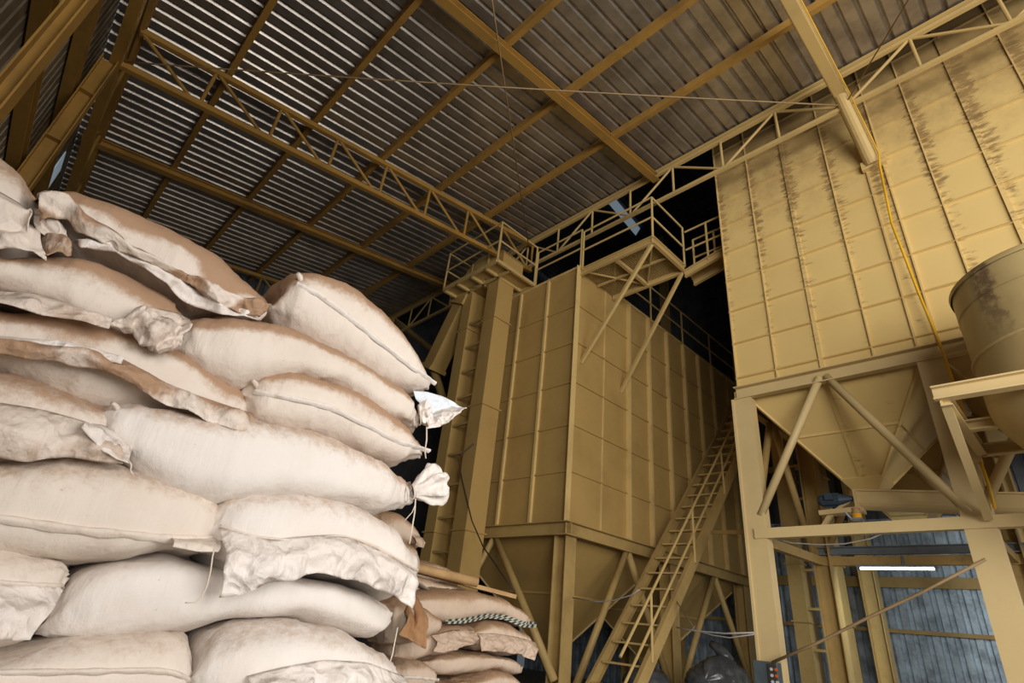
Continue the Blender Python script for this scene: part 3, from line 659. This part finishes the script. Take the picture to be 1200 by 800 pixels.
SEED = [0]
def sack(label, top, bot, Y=1.6, D=.5, e=.62, xl=None, dust=.75, k=1.0, matk='sack', group='sacks in the big front stack', lump=.012, crease=.009, world=None, fit=True, cat='sack'):
    SEED[0] += 1; sd = SEED[0]*7.3; n, m = 84, 52
    if world: T, B = [np.array(q, float) for q in world]
    else:
        T = np.array([tuple(onY(x, y, Y+.04)) for x, y in top]); B = np.array([tuple(onY(x, y, Y+.04)) for x, y in bot])
        if xl is not None:
            c = (T[0]+B[0])/2; h = max((T[0, 2]-B[0, 2])/2, .03); ext = []
            for dx, f in ((0, .12), (.02, .55), (.07, .9), (.14, 1.0)):
                if xl+dx < c[0]-.03: ext.append((xl+dx, f))
            T = np.vstack([[(x, Y+.04, c[2]+h*f) for x, f in ext], T]); B = np.vstack([[(x, Y+.04, c[2]-h*f) for x, f in ext], B])
    T = poly_at(T, n); B = poly_at(B, n)
    mid = (T+B)/2; up = (T-B)/2
    th = np.linspace(0, 2*np.pi, m, endpoint=False); c_, s_ = np.cos(th), np.sin(th)
    C = np.sign(c_)*np.abs(c_)**e; Sg = np.sign(s_)*np.abs(s_)**e
    t = np.linspace(0, 1, n); d = D/2*(.42+.58*(1-np.abs(2*t-1)**5)); yc = Y+D/2-(D/2-d)*.0+(D/2-d)*-.35
    kt = np.full(n, 1.0); kb = 1.18*k
    for it in range(6 if fit else 1):
        V = np.zeros((n, m, 3))
        f = np.where(Sg[None] > 0, kt[:, None], kb)
        V[:] = mid[:, None]+up[:, None]*(Sg[None]*f)[..., None]
        V[..., 1] = yc[:, None]-d[:, None]*C[None]
        if not fit: break
        su = screen(V); st, sm = screen(T), screen(mid); dr = st-sm; ln = np.maximum(np.linalg.norm(dr, axis=1), 2.0)
        pr = np.einsum('nmk,nk->nm', su-sm[:, None], dr/ln[:, None]).max(1)
        kt = np.clip(kt*np.clip(ln/np.maximum(pr, 1), .7, 1.4), .25, 1.6)
        kt[1:-1] = .25*kt[:-2]+.5*kt[1:-1]+.25*kt[2:]
    # lumps, folds and gathered ends
    dt = np.gradient(V, axis=0); dth = np.roll(V, -1, 1)-np.roll(V, 1, 1); Nn = np.cross(dt, dth); Nn /= np.maximum(np.linalg.norm(Nn, axis=2, keepdims=True), 1e-9)
    cen = V.mean(1, keepdims=True); Nn *= np.sign(np.einsum('nmk,nmk->nm', Nn, V-cen))[..., None]
    endf = np.abs(2*t-1)**6
    disp = np.zeros((n, m)); wob = np.zeros((n, m))
    for i in range(n):
        for j in range(m):
            p = V[i, j]; q = Vector((p[0]*7+sd, p[1]*7, p[2]*9))
            a = mnoise.noise(q)*lump
            r1 = 1-abs(mnoise.noise(Vector((p[0]*10+sd*2, p[1]*10, p[2]*4+p[0]*6))))*2.2
            r2 = 1-abs(mnoise.noise(Vector((p[0]*26+sd*3, p[1]*12, p[2]*9-p[0]*8))))*2.2
            a += max(r1, 0)**3*crease*(.5+1.2*endf[i])+max(r2, 0)**3*crease*.35*(.5+2*endf[i])
            a += math.sin(th[j]*11+2*n3(p[0]*6, sd, 0))*.0035*endf[i]
            disp[i, j] = a; wob[i, j] = mnoise.noise(Vector((p[0]*5+sd, p[1]*6+9, p[2]*5)))
    V = V+Nn*disp[..., None]
    up_n = Nn[..., 2]
    dv = dust*(np.clip((up_n*.9+.60*np.maximum(Sg, 0)[None]+.35*wob-.02)/.95, 0, 1)+.15*np.clip(wob*2, 0, 1))
    org = Vector((float(mid[n//2, 0]), Y+D/2, float(V[..., 2].min())))
    root = thing('grain_sack', org, label, cat, group)
    body = mesh_grid('body', V, M[matk], root, True, dv, caps=True)
    bm_v = [Vector(v) for v in V.reshape(-1, 3)]
    fs = [(i*m+kk, i*m+(kk+1) % m, (i+1)*m+(kk+1) % m, (i+1)*m+kk) for i in range(n-1) for kk in range(m)]
    root_b[root.name] = (BVHTree.FromPolygons(bm_v, fs), Y)
    return root
root_b = {}
def hit(root, x, y, off=.006):
    bv, Y = root_b[root.name]; d = ray(x, y).normalized()
    h = bv.ray_cast(CAM, d)
    if h[0] is None:
        p = onY(x, y, Y+.08); return p, -d
    return h[0]-d*off, h[1]

def seam(root, pts, wdt=.012, lab=None, k='sack', nm='seam_hem'):
    """folded hem standing out from the sack face"""
    q = poly_at([(a, b) for a, b in pts], 40); P3 = [hit(root, a, b, .004)[0] for a, b in q]
    P3 = poly_at(P3, 40)
    rows = []
    for i, p in enumerate(P3):
        p = Vector(p); wv = .003*n3(i*.5, 3, p.x*9); v = Vector((0, -1, .25)).normalized(); u2 = Vector((0, .25, 1)).normalized()
        s_ = wdt*(.8+.3*n3(i*.3, 7, 1))
        rows.append([p+u2*s_*.5+v*(-.004), p+u2*s_*.35+v*(.007+wv), p+v*(.010+wv), p-u2*s_*.5+v*(.007+wv), p-u2*s_*.75+v*(-.004)])
    dv = np.random.default_rng(1).random((40, 5))*.25
    o = mesh_grid(nm, np.array([[tuple(a) for a in r] for r in rows]), M[k], root, False, dv)
    if lab: o['label'] = lab
    return o

def flap(root, top, bot, off_b=.03, crump=.012, k='sack', dust=.2, nm='mouth_flap', lab=None, nx=64, ny=16, bulge=.02, yb=None, freq=9.0, pts_off=.004, dust_map=None):
    """loose cloth hanging from a line on the sack"""
    SEED[0] += 1; sd = SEED[0]*3.1
    tp = poly_at(top, nx); bp = poly_at(bot, nx)
    A = poly_at([hit(root, a, b, pts_off)[0] for a, b in tp], nx)
    Yb = root_b[root.name][1]-off_b if yb is None else yb
    B = np.array([tuple(onY(a, b, Yb)) for a, b in bp])
    V = np.zeros((nx, ny, 3)); dv = np.zeros((nx, ny))
    for i in range(nx):
        for j in range(ny):
            f = j/(ny-1); p = A[i]*(1-f)+B[i]*f
            p = p+np.array((0, -1, .0))*math.sin(f*math.pi)*bulge
            amp = 1.5*crump*min(1, f*2.5)
            q = Vector((p[0]*freq+sd, p[2]*freq*1.2, f*.7))
            rd = (1-abs(mnoise.noise(q))*2.4); r2 = 1-abs(mnoise.noise(q*2.3))*2.4
            lp = mnoise.noise(Vector((p[0]*freq*1.6+sd, f*1.3, 4)))
            dy = (rd*.8+r2*.35+lp*.9)*amp
            p = p+np.array((mnoise.noise(q*1.7)*amp*.4, -dy, mnoise.noise(q*1.3+Vector((5, 5, 5)))*amp*.5))
            V[i, j] = p
            dv[i, j] = dust*(.5+1.2*mnoise.noise(q*.8+Vector((2, 9, 1))))
    o = mesh_grid(nm, V, M[{'sack': 'flap', 'sack_white': 'flap_white', 'sack_back': 'flap_back'}.get(k, k)], root, False, np.clip(dv, 0, 1), solid=.0025)
    if lab: o['label'] = lab
    return o

def tuft(root, base_px, tip_px, r0, r1, Y, k='sack_white', nm='gathered_mouth', lab=None, tw=0, dust=.15, open_=True, n=28, tie=True):
    """gathered sack mouth beyond the tie: pleated cloth fanning from the tie point"""
    SEED[0] += 1; sd = SEED[0]*2.7
    a = onY(*base_px, Y); b = onY(*tip_px, Y-.02); ax = (b-a); ln = ax.length; ax = ax.normalized()
    u2 = ax.cross(Vector((0, 1, 0))).normalized(); v2 = ax.cross(u2).normalized()
    m = 60; V = np.zeros((n, m, 3)); dv = np.zeros((n, m))
    for i in range(n):
        f = i/(n-1); R = r0+(r1-r0)*math.sin(min(f*1.25, 1)*math.pi/2)
        if f > .8: R *= 1-.35*((f-.8)/.2)**2
        for j in range(m):
            th = 2*math.pi*j/m
            pl = 1+.30*f*math.sin(7*th+sd+2*n3(f*3, sd, 0))+.28*n3(math.cos(th)*2+sd, math.sin(th)*2, f*3)
            p = a+ax*(ln*f*(1+.14*f*n3(math.cos(th)*2, math.sin(th)*2, sd)))+u2*(R*pl*math.cos(th))+v2*(R*pl*.75*math.sin(th))
            V[i, j] = tuple(p); dv[i, j] = dust*max(0, .4+n3(th*2, f*4, sd))
    o = mesh_grid(nm, V, M['flap_white'], root, True, dv, caps=False, solid=.002)
    if lab: o['label'] = lab
    if open_:
        # crumpled cloth closing the mouth
        nn = 14; W = np.zeros((nn, m, 3))
        for i in range(nn):
            f = i/(nn-1)
            for j in range(m):
                e_ = Vector(V[n-1, j]); c0 = a+ax*ln*.55; p = e_.lerp(c0, f)
                p = p+Vector((n3(p.x*50, p.z*50, sd), n3(p.x*50, p.z*50, sd+4), n3(p.x*50, p.y*50, sd+9)))*.012*(1-f)*f*4
                W[i, j] = tuple(p)
        mesh_grid('liner_edge', W, M['inner'], root, True, np.zeros((nn, m)))
    if tie:
        MB().tube([a+ax*.004+(u2*math.cos(q)+v2*.75*math.sin(q))*(r0*1.08)-ax*.004*q for q in [i*.4 for i in range(34)]], .003, 6).build('tie_string', M['string'], root, smooth=True)
    return o
def string(root, pts, Y, r=.0019, k='string'):
    P3 = [onY(x, y, Y) for x, y in pts]; MB().tube(P3, r, 6).build('loose_string', M[k], root, smooth=True)
def ear(root, at_px, r=.008):
    p = hit(root, *at_px, .0)[0]
    MB().tube([p+Vector((.012, 0, -.006)), p+Vector((0, -.012, .004)), p+Vector((-.012, -.02, .008))], [r*.7, r, r*.6], 8).build('corner_ear', M['flap'], root, smooth=True)

# --- the big front stack
s0 = sack('sack at the far upper left corner with its cuff-like mouth rolled open', [(-150, 110), (-60, 150), (0, 186), (25, 212), (42, 234)], [(-150, 290), (-60, 300), (0, 300), (30, 290), (44, 262)], Y=1.62, xl=-.75, dust=.5)
flap(s0, [(-20, 215), (0, 225), (22, 238), (34, 250)], [(-20, 262), (5, 275), (28, 285), (37, 252)], .05, .012, dust=.15, nm='rolled_mouth')
flap(s0, [(-30, 268), (0, 268), (20, 262), (36, 262)], [(-30, 300), (5, 296), (36, 296), (53, 306)], .05, .02, dust=.35)
s1 = sack('topmost sack of the big stack, split open along a long dusty torn lip', [(38, 246), (42, 234), (52, 228), (85, 227), (130, 238), (190, 262), (250, 298), (300, 340), (322, 357)], [(38, 250), (46, 268), (80, 292), (118, 304), (157, 322), (200, 348), (223, 368), (270, 366), (322, 360)], Y=1.66, dust=2.4)
s2 = sack('dusty sack under the topmost one at the left, with bunched cloth at its right end', [(-150, 240), (-60, 280), (0, 302), (50, 300), (82, 302), (118, 306), (160, 326), (200, 350), (222, 376)], [(-150, 290), (-60, 320), (0, 335), (60, 354), (120, 381), (165, 404), (200, 408), (222, 384)], Y=1.60, xl=-.62, dust=1.25)
s3 = sack('long sack at the left with a brown dusty lip running its whole length', [(-150, 300), (-60, 345), (0, 366), (60, 368), (110, 376), (165, 390), (230, 420), (290, 458), (304, 488)], [(-150, 410), (-60, 425), (0, 431), (36, 444), (82, 460), (132, 476), (180, 477), (240, 500), (304, 500)], Y=1.61, xl=-.62, dust=1.35)
s4 = sack('left edge sack with a soft pointed flap at its right end', [(-150, 400), (-60, 425), (0, 433), (36, 444), (82, 460), (128, 474), (146, 500), (157, 522)], [(-150, 540), (-60, 542), (0, 540), (50, 539), (90, 528), (140, 542), (157, 526)], Y=1.60, xl=-.55, dust=.55)
s12 = sack('plump sack at the upper right of the stack with a pale hem along its face', [(335, 352), (339, 335), (350, 322), (366, 319), (390, 325), (420, 341), (450, 364), (480, 400), (500, 432), (511, 446)], [(318, 352), (328, 362), (350, 384), (400, 412), (440, 438), (475, 455), (500, 455), (511, 450)], Y=1.58, dust=1.1, e=.7)
s13 = sack('smooth sack right of the torn one, its silvery mouth tied off at the right', [(203, 396), (212, 384), (230, 375), (270, 369), (310, 374), (350, 388), (420, 424), (470, 458), (500, 488)], [(203, 400), (215, 414), (240, 432), (280, 448), (310, 442), (350, 440), (400, 456), (450, 486), (500, 500)], Y=1.57, dust=1.1)
s14 = sack('narrow sack halfway up the right side with a straight hem and a pointed right corner', [(293, 452), (300, 444), (322, 437), (352, 437), (400, 450), (440, 472), (475, 500), (505, 526)], [(293, 458), (303, 486), (330, 498), (380, 507), (430, 527), (470, 543), (505, 530)], Y=1.57, dust=1.1)
s5 = sack('long white sack across the middle of the stack, mouth gathered and tied at the right', [(130, 482), (138, 475), (165, 477), (240, 488), (300, 494), (350, 502), (400, 518), (450, 544), (490, 572)], [(130, 486), (142, 506), (160, 542), (200, 566), (250, 583), (330, 576), (400, 584), (450, 598), (490, 586)], Y=1.55, dust=.45, matk='sack_white')
s6 = sack('fat sack on the left with a folded hem running low along its face', [(-150, 520), (-60, 536), (0, 541), (90, 532), (155, 548), (220, 566), (248, 584), (260, 612)], [(-150, 640), (-60, 640), (0, 640), (85, 653), (150, 646), (200, 638), (240, 648), (260, 630)], Y=1.57, xl=-.5, dust=.35)
s7 = sack('small-looking sack end at the left edge with a creased triangular end flap', [(-150, 630), (-60, 634), (0, 638), (40, 644), (80, 652), (87, 668)], [(-150, 760), (-60, 758), (0, 754), (30, 750), (60, 720), (87, 680)], Y=1.57, xl=-.6, dust=.15)
s8 = sack('broad smooth sack low in the stack, sagging between its neighbours', [(45, 738), (70, 690), (92, 660), (130, 648), (200, 642), (260, 655), (320, 660), (380, 672), (440, 690), (468, 714)], [(45, 746), (90, 752), (150, 744), (225, 739), (280, 725), (350, 722), (400, 732), (450, 746), (468, 730)], Y=1.59, dust=.15, matk='sack_white', crease=.003)
s9 = sack('very white sack at the right with a crumpled sheet hanging from its seam', [(255, 612), (260, 594), (280, 582), (310, 577), (370, 578), (420, 590), (465, 615), (496, 655)], [(255, 640), (275, 665), (320, 672), (370, 662), (430, 676), (470, 700), (496, 672)], Y=1.55, dust=.3, matk='sack_white')
s10 = sack('bottom left sack with a rounded pale hem, cut by the lower picture edge', [(-150, 770), (-60, 762), (0, 757), (100, 746), (200, 739), (224, 748), (234, 790)], [(-150, 860), (-60, 856), (0, 852), (100, 846), (200, 840), (234, 815)], Y=1.57, xl=-.45, dust=.2)
s11 = sack('bottom right sack of the big stack with a ragged white seam flap', [(230, 790), (236, 762), (252, 741), (290, 725), (350, 722), (410, 734), (452, 756), (478, 790)], [(230, 810), (250, 840), (300, 846), (360, 842), (420, 846), (478, 815)], Y=1.55, dust=.3, matk='sack_white')
# lips, hems, flaps, tied mouths
flap(s1, [(40, 236), (66, 232), (110, 262), (160, 296), (215, 330), (270, 352), (316, 356)], [(44, 262), (76, 252), (100, 282), (150, 302), (196, 318), (250, 358), (302, 376)], .055, .016, dust=1.3, freq=13, bulge=.05, lab='torn dusty lip')
flap(s1, [(86, 284), (130, 288), (175, 310), (225, 338), (270, 352), (316, 356)], [(92, 292), (128, 296), (172, 318), (214, 350), (262, 372), (304, 376)], .05, .012, k='sack_white', dust=.2, freq=11, bulge=.03, lab='clean white underside of the lip')
flap(s1, [(38, 244), (50, 244), (66, 252), (76, 268)], [(40, 270), (55, 280), (70, 285), (80, 288)], .03, .012, dust=.2, freq=16)
flap(s2, [(148, 372), (165, 358), (185, 362), (205, 366), (222, 374)], [(122, 384), (158, 390), (160, 404), (188, 416), (208, 406)], .03, .02, dust=.3, freq=18, bulge=.03, nm='bunched_mouth')
flap(s2, [(35, 300), (50, 270), (74, 274), (82, 300)], [(52, 304), (62, 298), (78, 301), (82, 300)], .03, .014, dust=.55, freq=18, nm='loose_corner')
flap(s2, [(-80, 325), (0, 342), (40, 344), (80, 356), (128, 374)], [(-80, 340), (0, 358), (40, 368), (80, 376), (128, 385)], .04, .010, dust=.4, freq=10, nm='lip')
flap(s3, [(-80, 392), (0, 398), (60, 402), (120, 410), (150, 424), (200, 452), (250, 470), (300, 486)], [(-80, 410), (0, 420), (60, 424), (126, 436), (160, 456), (200, 478), (250, 496), (296, 514)], .035, .016, dust=1.2, freq=10, bulge=.03, nm='lip', lab='dusty turned-over lip')
flap(s3, [(-80, 388), (0, 394), (60, 400), (110, 408), (140, 420)], [(-80, 396), (0, 408), (50, 412), (100, 418), (140, 428)], .05, .010, k='sack_white', dust=.3, freq=9, bulge=.02, nm='lip_edge')
flap(s4, [(-60, 470), (0, 472), (50, 480), (100, 494), (130, 508)], [(-60, 535), (0, 534), (30, 542), (80, 535), (142, 542)], .035, .012, dust=.3, freq=8, bulge=.03, nm='end_flap')
flap(s4, [(98, 496), (120, 498), (140, 508), (154, 520)], [(94, 502), (118, 528), (136, 538), (150, 543)], .05, .010, k='sack_white', dust=.25, freq=11, bulge=.02, nm='pointed_flap')
string(s4, [(151, 540), (154, 545), (153, 551), (156, 557)], 1.52)
seam(s12, [(347, 332), (366, 340), (400, 364), (440, 396), (470, 420), (495, 438), (510, 449)], .016, 'pale stitched hem', 'sack_white'); ear(s12, (349, 327), .011)
seam(s14, [(297, 458), (330, 464), (380, 474), (420, 492), (460, 514), (503, 528)], .014, 'pale stitched hem', 'sack_white'); ear(s14, (297, 452))
ear(s5, (134, 479)); seam(s6, [(-60, 603), (0, 606), (40, 612), (90, 620), (140, 624), (200, 630), (258, 630)], .018)
flap(s6, [(200, 630), (230, 631), (258, 630)], [(202, 640), (230, 646), (255, 646)], .02, .004, dust=.2, nm='hem_end')
seam(s7, [(-60, 680), (0, 682), (40, 685), (75, 686)], .010)
flap(s7, [(-40, 686), (0, 685), (40, 687), (76, 688)], [(-40, 752), (0, 750), (20, 750), (36, 748)], .03, .012, k='sack_white', dust=.2, freq=9, nm='end_flap')
flap(s9, [(256, 618), (285, 624), (320, 632), (360, 628), (400, 626), (440, 642), (484, 668)], [(256, 698), (280, 694), (310, 686), (360, 672), (410, 678), (450, 690), (482, 712)], .035, .016, k='sack_white', dust=.1, freq=10, bulge=.03, nm='hanging_sheet', lab='crumpled white sheet')
seam(s9, [(258, 616), (300, 630), (350, 634), (400, 626), (440, 640), (488, 668)], .008)
seam(s10, [(-60, 790), (0, 787), (100, 786), (190, 784), (215, 790), (228, 800)], .012)
flap(s11, [(290, 792), (330, 782), (380, 773), (430, 776), (472, 792)], [(290, 830), (330, 826), (380, 822), (430, 822), (472, 822)], .03, .016, k='sack_white', dust=.1, freq=10, nm='ragged_flap')
flap(s13, [(484, 458), (500, 459), (518, 464), (532, 471), (540, 478)], [(494, 492), (506, 494), (520, 490), (532, 484), (540, 479)], yb=1.66, crump=.012, k='inner', dust=.1, freq=12, nm='mouth_liner', lab='silvery blue inside of the open mouth', bulge=.0)
flap(s13, [(496, 496), (505, 484), (518, 478), (530, 476), (541, 478)], [(497, 504), (508, 502), (520, 498), (531, 490), (540, 480)], yb=1.60, crump=.014, k='sack_white', dust=.1, freq=14, nm='mouth_flap', bulge=.02)
tuft(s13, (492, 486), (505, 483), .034, .045, 1.63, dust=.1, nm='tied_neck', open_=False)
tuft(s5, (484, 576), (520, 563), .022, .062, 1.60, dust=.1, lab='white gathered mouth')
string(s13, [(500, 500), (500, 515), (498, 528), (499, 537)], 1.55, .0026)
string(s5, [(487, 584), (486, 600), (483, 618), (480, 637)], 1.52, .0024); string(s5, [(487, 590), (483, 600), (474, 610)], 1.52, .0014)
string(s6, [(252, 640), (249, 652), (247, 668), (243, 685), (236, 700), (228, 706), (217, 706)], 1.49)
string(s8, [(466, 735), (463, 750), (460, 766), (457, 776)], 1.54)
# the layers of the stack below the picture, on pallets
def wsack(x0, x1, z0, z1, Y, D, label, group, matk, dust=.4):
    n = 14; T, B = [], []
    for i in range(n):
        f = i/(n-1); x = x0+(x1-x0)*f; h = (z1-z0)/2*(1-abs(2*f-1)**5*.85); zc = (z0+z1)/2
        T.append((x, Y, zc+h)); B.append((x, Y, zc-h))
    return sack(label, None, None, Y=Y, D=D, world=(T, B), fit=False, group=group, matk=matk, dust=dust, k=1/1.18)
for r in range(3):
    for c in range(2):
        x0 = (-.42, .56)[c]+.05*(r % 2); wsack(x0, x0+.96, .15+.2*r, .15+.2*r+.21, 1.56, .5, 'sack in the hidden lower layers of the big stack', 'lower layers of the big stack', 'sack')
def pallet(x0, y0, wx, wy, label):
    t = thing('wooden_pallet', (x0, y0, 0), label, 'pallet')
    for i in range(3): m = MB(); m.box((x0+i*(wx-.09)/2, y0, 0), (x0+i*(wx-.09)/2+.09, y0+wy, .10)); m.build('bearer', M['wood'], t)
    for i in range(6): m = MB(); m.box((x0, y0+i*(wy-.1)/5, .10), (x0+wx, y0+i*(wy-.1)/5+.1, .122)); m.build('deck_board', M['wood'], t)
pallet(-.5, 1.5, 2.1, .7, 'wooden pallet under the big sack stack'); pallet(2.2, 3.15, 1.6, .8, 'wooden pallet under the rear sack pile')

# --- the rear pile
G2 = 'sacks in the rear pile'
YB = 3.2
b1 = sack('rear pile top sack edged with a dark checkered trim', [(478, 706), (495, 694), (520, 690), (560, 692), (595, 701), (618, 716), (629, 726)], [(478, 716), (500, 724), (522, 729), (545, 727), (570, 721), (592, 723), (615, 733), (629, 732)], Y=YB, D=.62, dust=.8, matk='sack_back', group=G2)
flap(b1, [(521, 726), (545, 724), (570, 719), (592, 720), (612, 728), (629, 728)], [(522, 731), (545, 730), (570, 724), (592, 726), (612, 735), (628, 735)], .0, .002, k='checker', nm='checkered_trim', lab='dark and cream checkered trim', bulge=.0)
b1t = bpy.data.objects[[o.name for o in bpy.data.objects if o.name.startswith('checkered_trim')][0]]
me = b1t.data; ul = me.uv_layers.new(name='UVMap'); li = np.empty(len(me.loops), np.int32); me.loops.foreach_get('vertex_index', li)
ul.data.foreach_set('uv', np.stack([(li//16)/63, (li % 16)/15], 1).astype(np.float32).ravel())
b0 = sack('flat dusty sack lying under the planks at the top of the rear pile', [(455, 672), (490, 674), (530, 684), (565, 694)], [(455, 700), (490, 700), (530, 700), (565, 698)], Y=3.45, D=.5, dust=.5, matk='sack_back', group=G2)
b2 = sack('rear pile sack end seen beside the big stack, just left of the checkered one', [(462, 708), (480, 700), (500, 708), (514, 720), (521, 729)], [(462, 752), (480, 754), (500, 748), (514, 740), (521, 733)], Y=3.12, D=.6, dust=.6, matk='sack_back', group=G2)
b3 = sack('rear pile sack with a wide ragged open mouth, second from the top', [(470, 742), (500, 736), (530, 728), (556, 732), (562, 742)], [(470, 776), (500, 770), (530, 764), (550, 756), (562, 748)], Y=YB, D=.6, dust=.7, matk='sack_back', group=G2)
flap(b3, [(505, 744), (530, 738), (550, 738), (562, 738)], [(508, 764), (528, 762), (546, 756), (552, 754)], .04, .02, k='sack_back', dust=.3, freq=7, nm='open_mouth')
b4 = sack('rear pile sack at the right whose torn mouth hangs as a square flap', [(552, 742), (560, 730), (575, 722), (600, 728), (618, 740), (627, 752)], [(552, 750), (565, 760), (590, 764), (610, 768), (627, 758)], Y=3.18, D=.62, dust=.7, matk='sack_back', group=G2)
flap(b4, [(559, 742), (580, 742), (605, 746), (627, 752)], [(563, 762), (585, 764), (608, 766), (624, 773)], .04, .016, k='sack_back', dust=.25, freq=7, nm='open_mouth')
b5 = sack('smooth rear pile sack below the two torn ones', [(505, 776), (515, 762), (540, 757), (575, 760), (605, 768), (619, 780)], [(505, 782), (520, 792), (550, 788), (585, 784), (612, 792), (619, 786)], Y=3.18, D=.62, dust=.55, matk='sack_back', group=G2)
b6 = sack('lowest visible sack at the right foot of the rear pile', [(545, 800), (555, 788), (580, 780), (602, 784), (624, 803)], [(545, 806), (560, 818), (590, 820), (612, 818), (624, 808)], Y=3.16, D=.62, dust=.6, matk='sack_back', group=G2)
b7 = sack('low rear pile sack between the hemmed one and the right foot of the pile', [(500, 806), (515, 794), (535, 790), (548, 800)], [(500, 816), (515, 820), (535, 820), (550, 812)], Y=3.2, D=.62, dust=.6, matk='sack_back', group=G2)
b8 = sack('rear pile sack with a straight pale hem beside the big stack', [(462, 776), (480, 768), (500, 772), (510, 782), (515, 794)], [(462, 812), (480, 812), (500, 808), (515, 800)], Y=3.1, D=.6, dust=.5, matk='sack_back', group=G2)
seam(b8, [(470, 793), (490, 793), (514, 796)], .018, 'pale hem')
flap(b2, [(474, 716), (482, 700), (488, 698), (494, 708)], [(466, 742), (480, 752), (490, 756), (498, 760)], .08, .02, k='film', dust=.3, freq=6, nm='liner_tongue', lab='glossy brown liner hanging out', bulge=.04)
b9 = sack('brown sack on a ledge behind the big stack, its drooping nose beside the elevator', [(440, 602), (455, 599), (470, 602), (484, 614), (495, 630)], [(440, 640), (455, 640), (470, 634), (486, 636), (495, 640)], Y=3.3, D=.5, dust=.8, matk='sack_back', group=G2)
flap(b9, [(482, 626), (488, 627), (495, 630)], [(487, 638), (491, 641), (495, 642)], .02, .01, k='sack_back', dust=.3, nm='end_flap')
b10 = sack('brown sack under the drooping one, mostly behind the big stack', [(440, 640), (470, 626), (484, 634), (492, 650)], [(440, 690), (470, 690), (484, 684), (492, 664)], Y=3.32, D=.5, dust=.7, matk='sack_back', group=G2)
b11 = sack('brown sack behind the round timber pole, top of the rear pile', [(455, 664), (490, 656), (510, 659), (528, 667), (540, 676)], [(455, 684), (490, 682), (510, 682), (540, 680)], Y=3.75, D=.5, dust=.6, matk='sack_back', group=G2)
for r in range(3):
    for c in range(1): wsack(2.3, 3.45, .14+.17*r, .14+.17*r+.18, 3.2, .62, 'sack in the hidden lower layers of the rear pile', 'lower layers of the rear pile', 'sack_back', .5)
a, b = onY(455, 657, 3.5), onY(559, 682, 3.3)
m = MB(); m.tube([a, b], [.03, .035], 12); tag(m.build('timber_pole', M['wood'], smooth=True), 'round timber pole lying on top of the rear sack pile', 'pole')
a, b = onY(470, 664, 3.55), onY(603, 699, 3.42)
m = MB(); m.bar(a, b, P_box(.05, .03)); tag(m.build('timber_batten', M['wood']), 'thin squared timber batten below the round pole on the rear pile', 'batten')
tg = MB(); ta = []
for i in range(30):
    for j in range(10):
        p = onY(480+i*3.0, 668+i*.85+.2*j, 3.42); ta.append((p.x, 3.36+.05*j, p.z-.05+.015*math.sin(i*.6+j*.7)-.006*abs(j-5)))
tg.add(ta, [(i*10+j, i*10+j+1, (i+1)*10+j+1, (i+1)*10+j) for i in range(29) for j in range(9)])
o = tag(tg.build('canvas_sheet', M['tarp'], smooth=True), 'grey canvas sheet draped under the battens on the rear pile', 'canvas')
sm_ = o.modifiers.new('thickness', 'SOLIDIFY'); sm_.thickness = .006

# black plastic wrapped machine behind the stair foot
def lump(name, label, cat, pts, mk, Y0, dy, crump):
    """closed crumpled bundle with a measured outline in the plane X = Y0"""
    cen = np.mean([tuple(onX(x, y, Y0)) for x, y in pts], 0); P3 = poly_at([onX(x, y, Y0) for x, y in pts+pts[:1]], 72)[:-1]
    rows = []
    for i in range(15):
        f = -1+2*i/14; r = math.sqrt(max(0, 1-abs(f)**2.6)); row = []
        for p in P3:
            q = cen+(p-cen)*max(r, .05); q = q+np.array((f*dy, 0, 0))
            v = Vector(q*6); a = (1-abs(mnoise.noise(v))*2.4)*crump+(1-abs(mnoise.noise(v*2.2))*2.4)*crump*.4
            dd = (q-cen); dd /= max(np.linalg.norm(dd), 1e-6); row.append(q+dd*a)
        rows.append(row)
    V = np.array(rows); root = thing(name, tuple(V.reshape(-1, 3).min(0)*0+np.array((cen[0], cen[1], V[..., 2].min()))), label, cat)
    mesh_grid('cover', V, M[mk], root, True, None, caps=True)
    return root
wr = lump('wrapped_bundle', 'crumpled black plastic bundle with a neck, right of the stair foot', 'bundle', [(805, 840), (812, 786), (830, 777), (846, 766), (858, 776), (868, 790), (874, 806), (880, 840)], 'plastic', 8.6, .45, .035)
m = MB(); m.tube([onX(x, y, 8.6) for x, y in ((853, 776), (848, 766), (840, 758), (833, 754))], [.10, .085, .07, .05], 14); m.build('twisted_neck', M['plastic'], wr, smooth=True)
wl = lump('plastic_heap', 'low heap of grey plastic under the stair', 'bundle', [(734, 840), (738, 792), (752, 780), (768, 784), (780, 800), (784, 840)], 'plastic', 8.2, .35, .03)
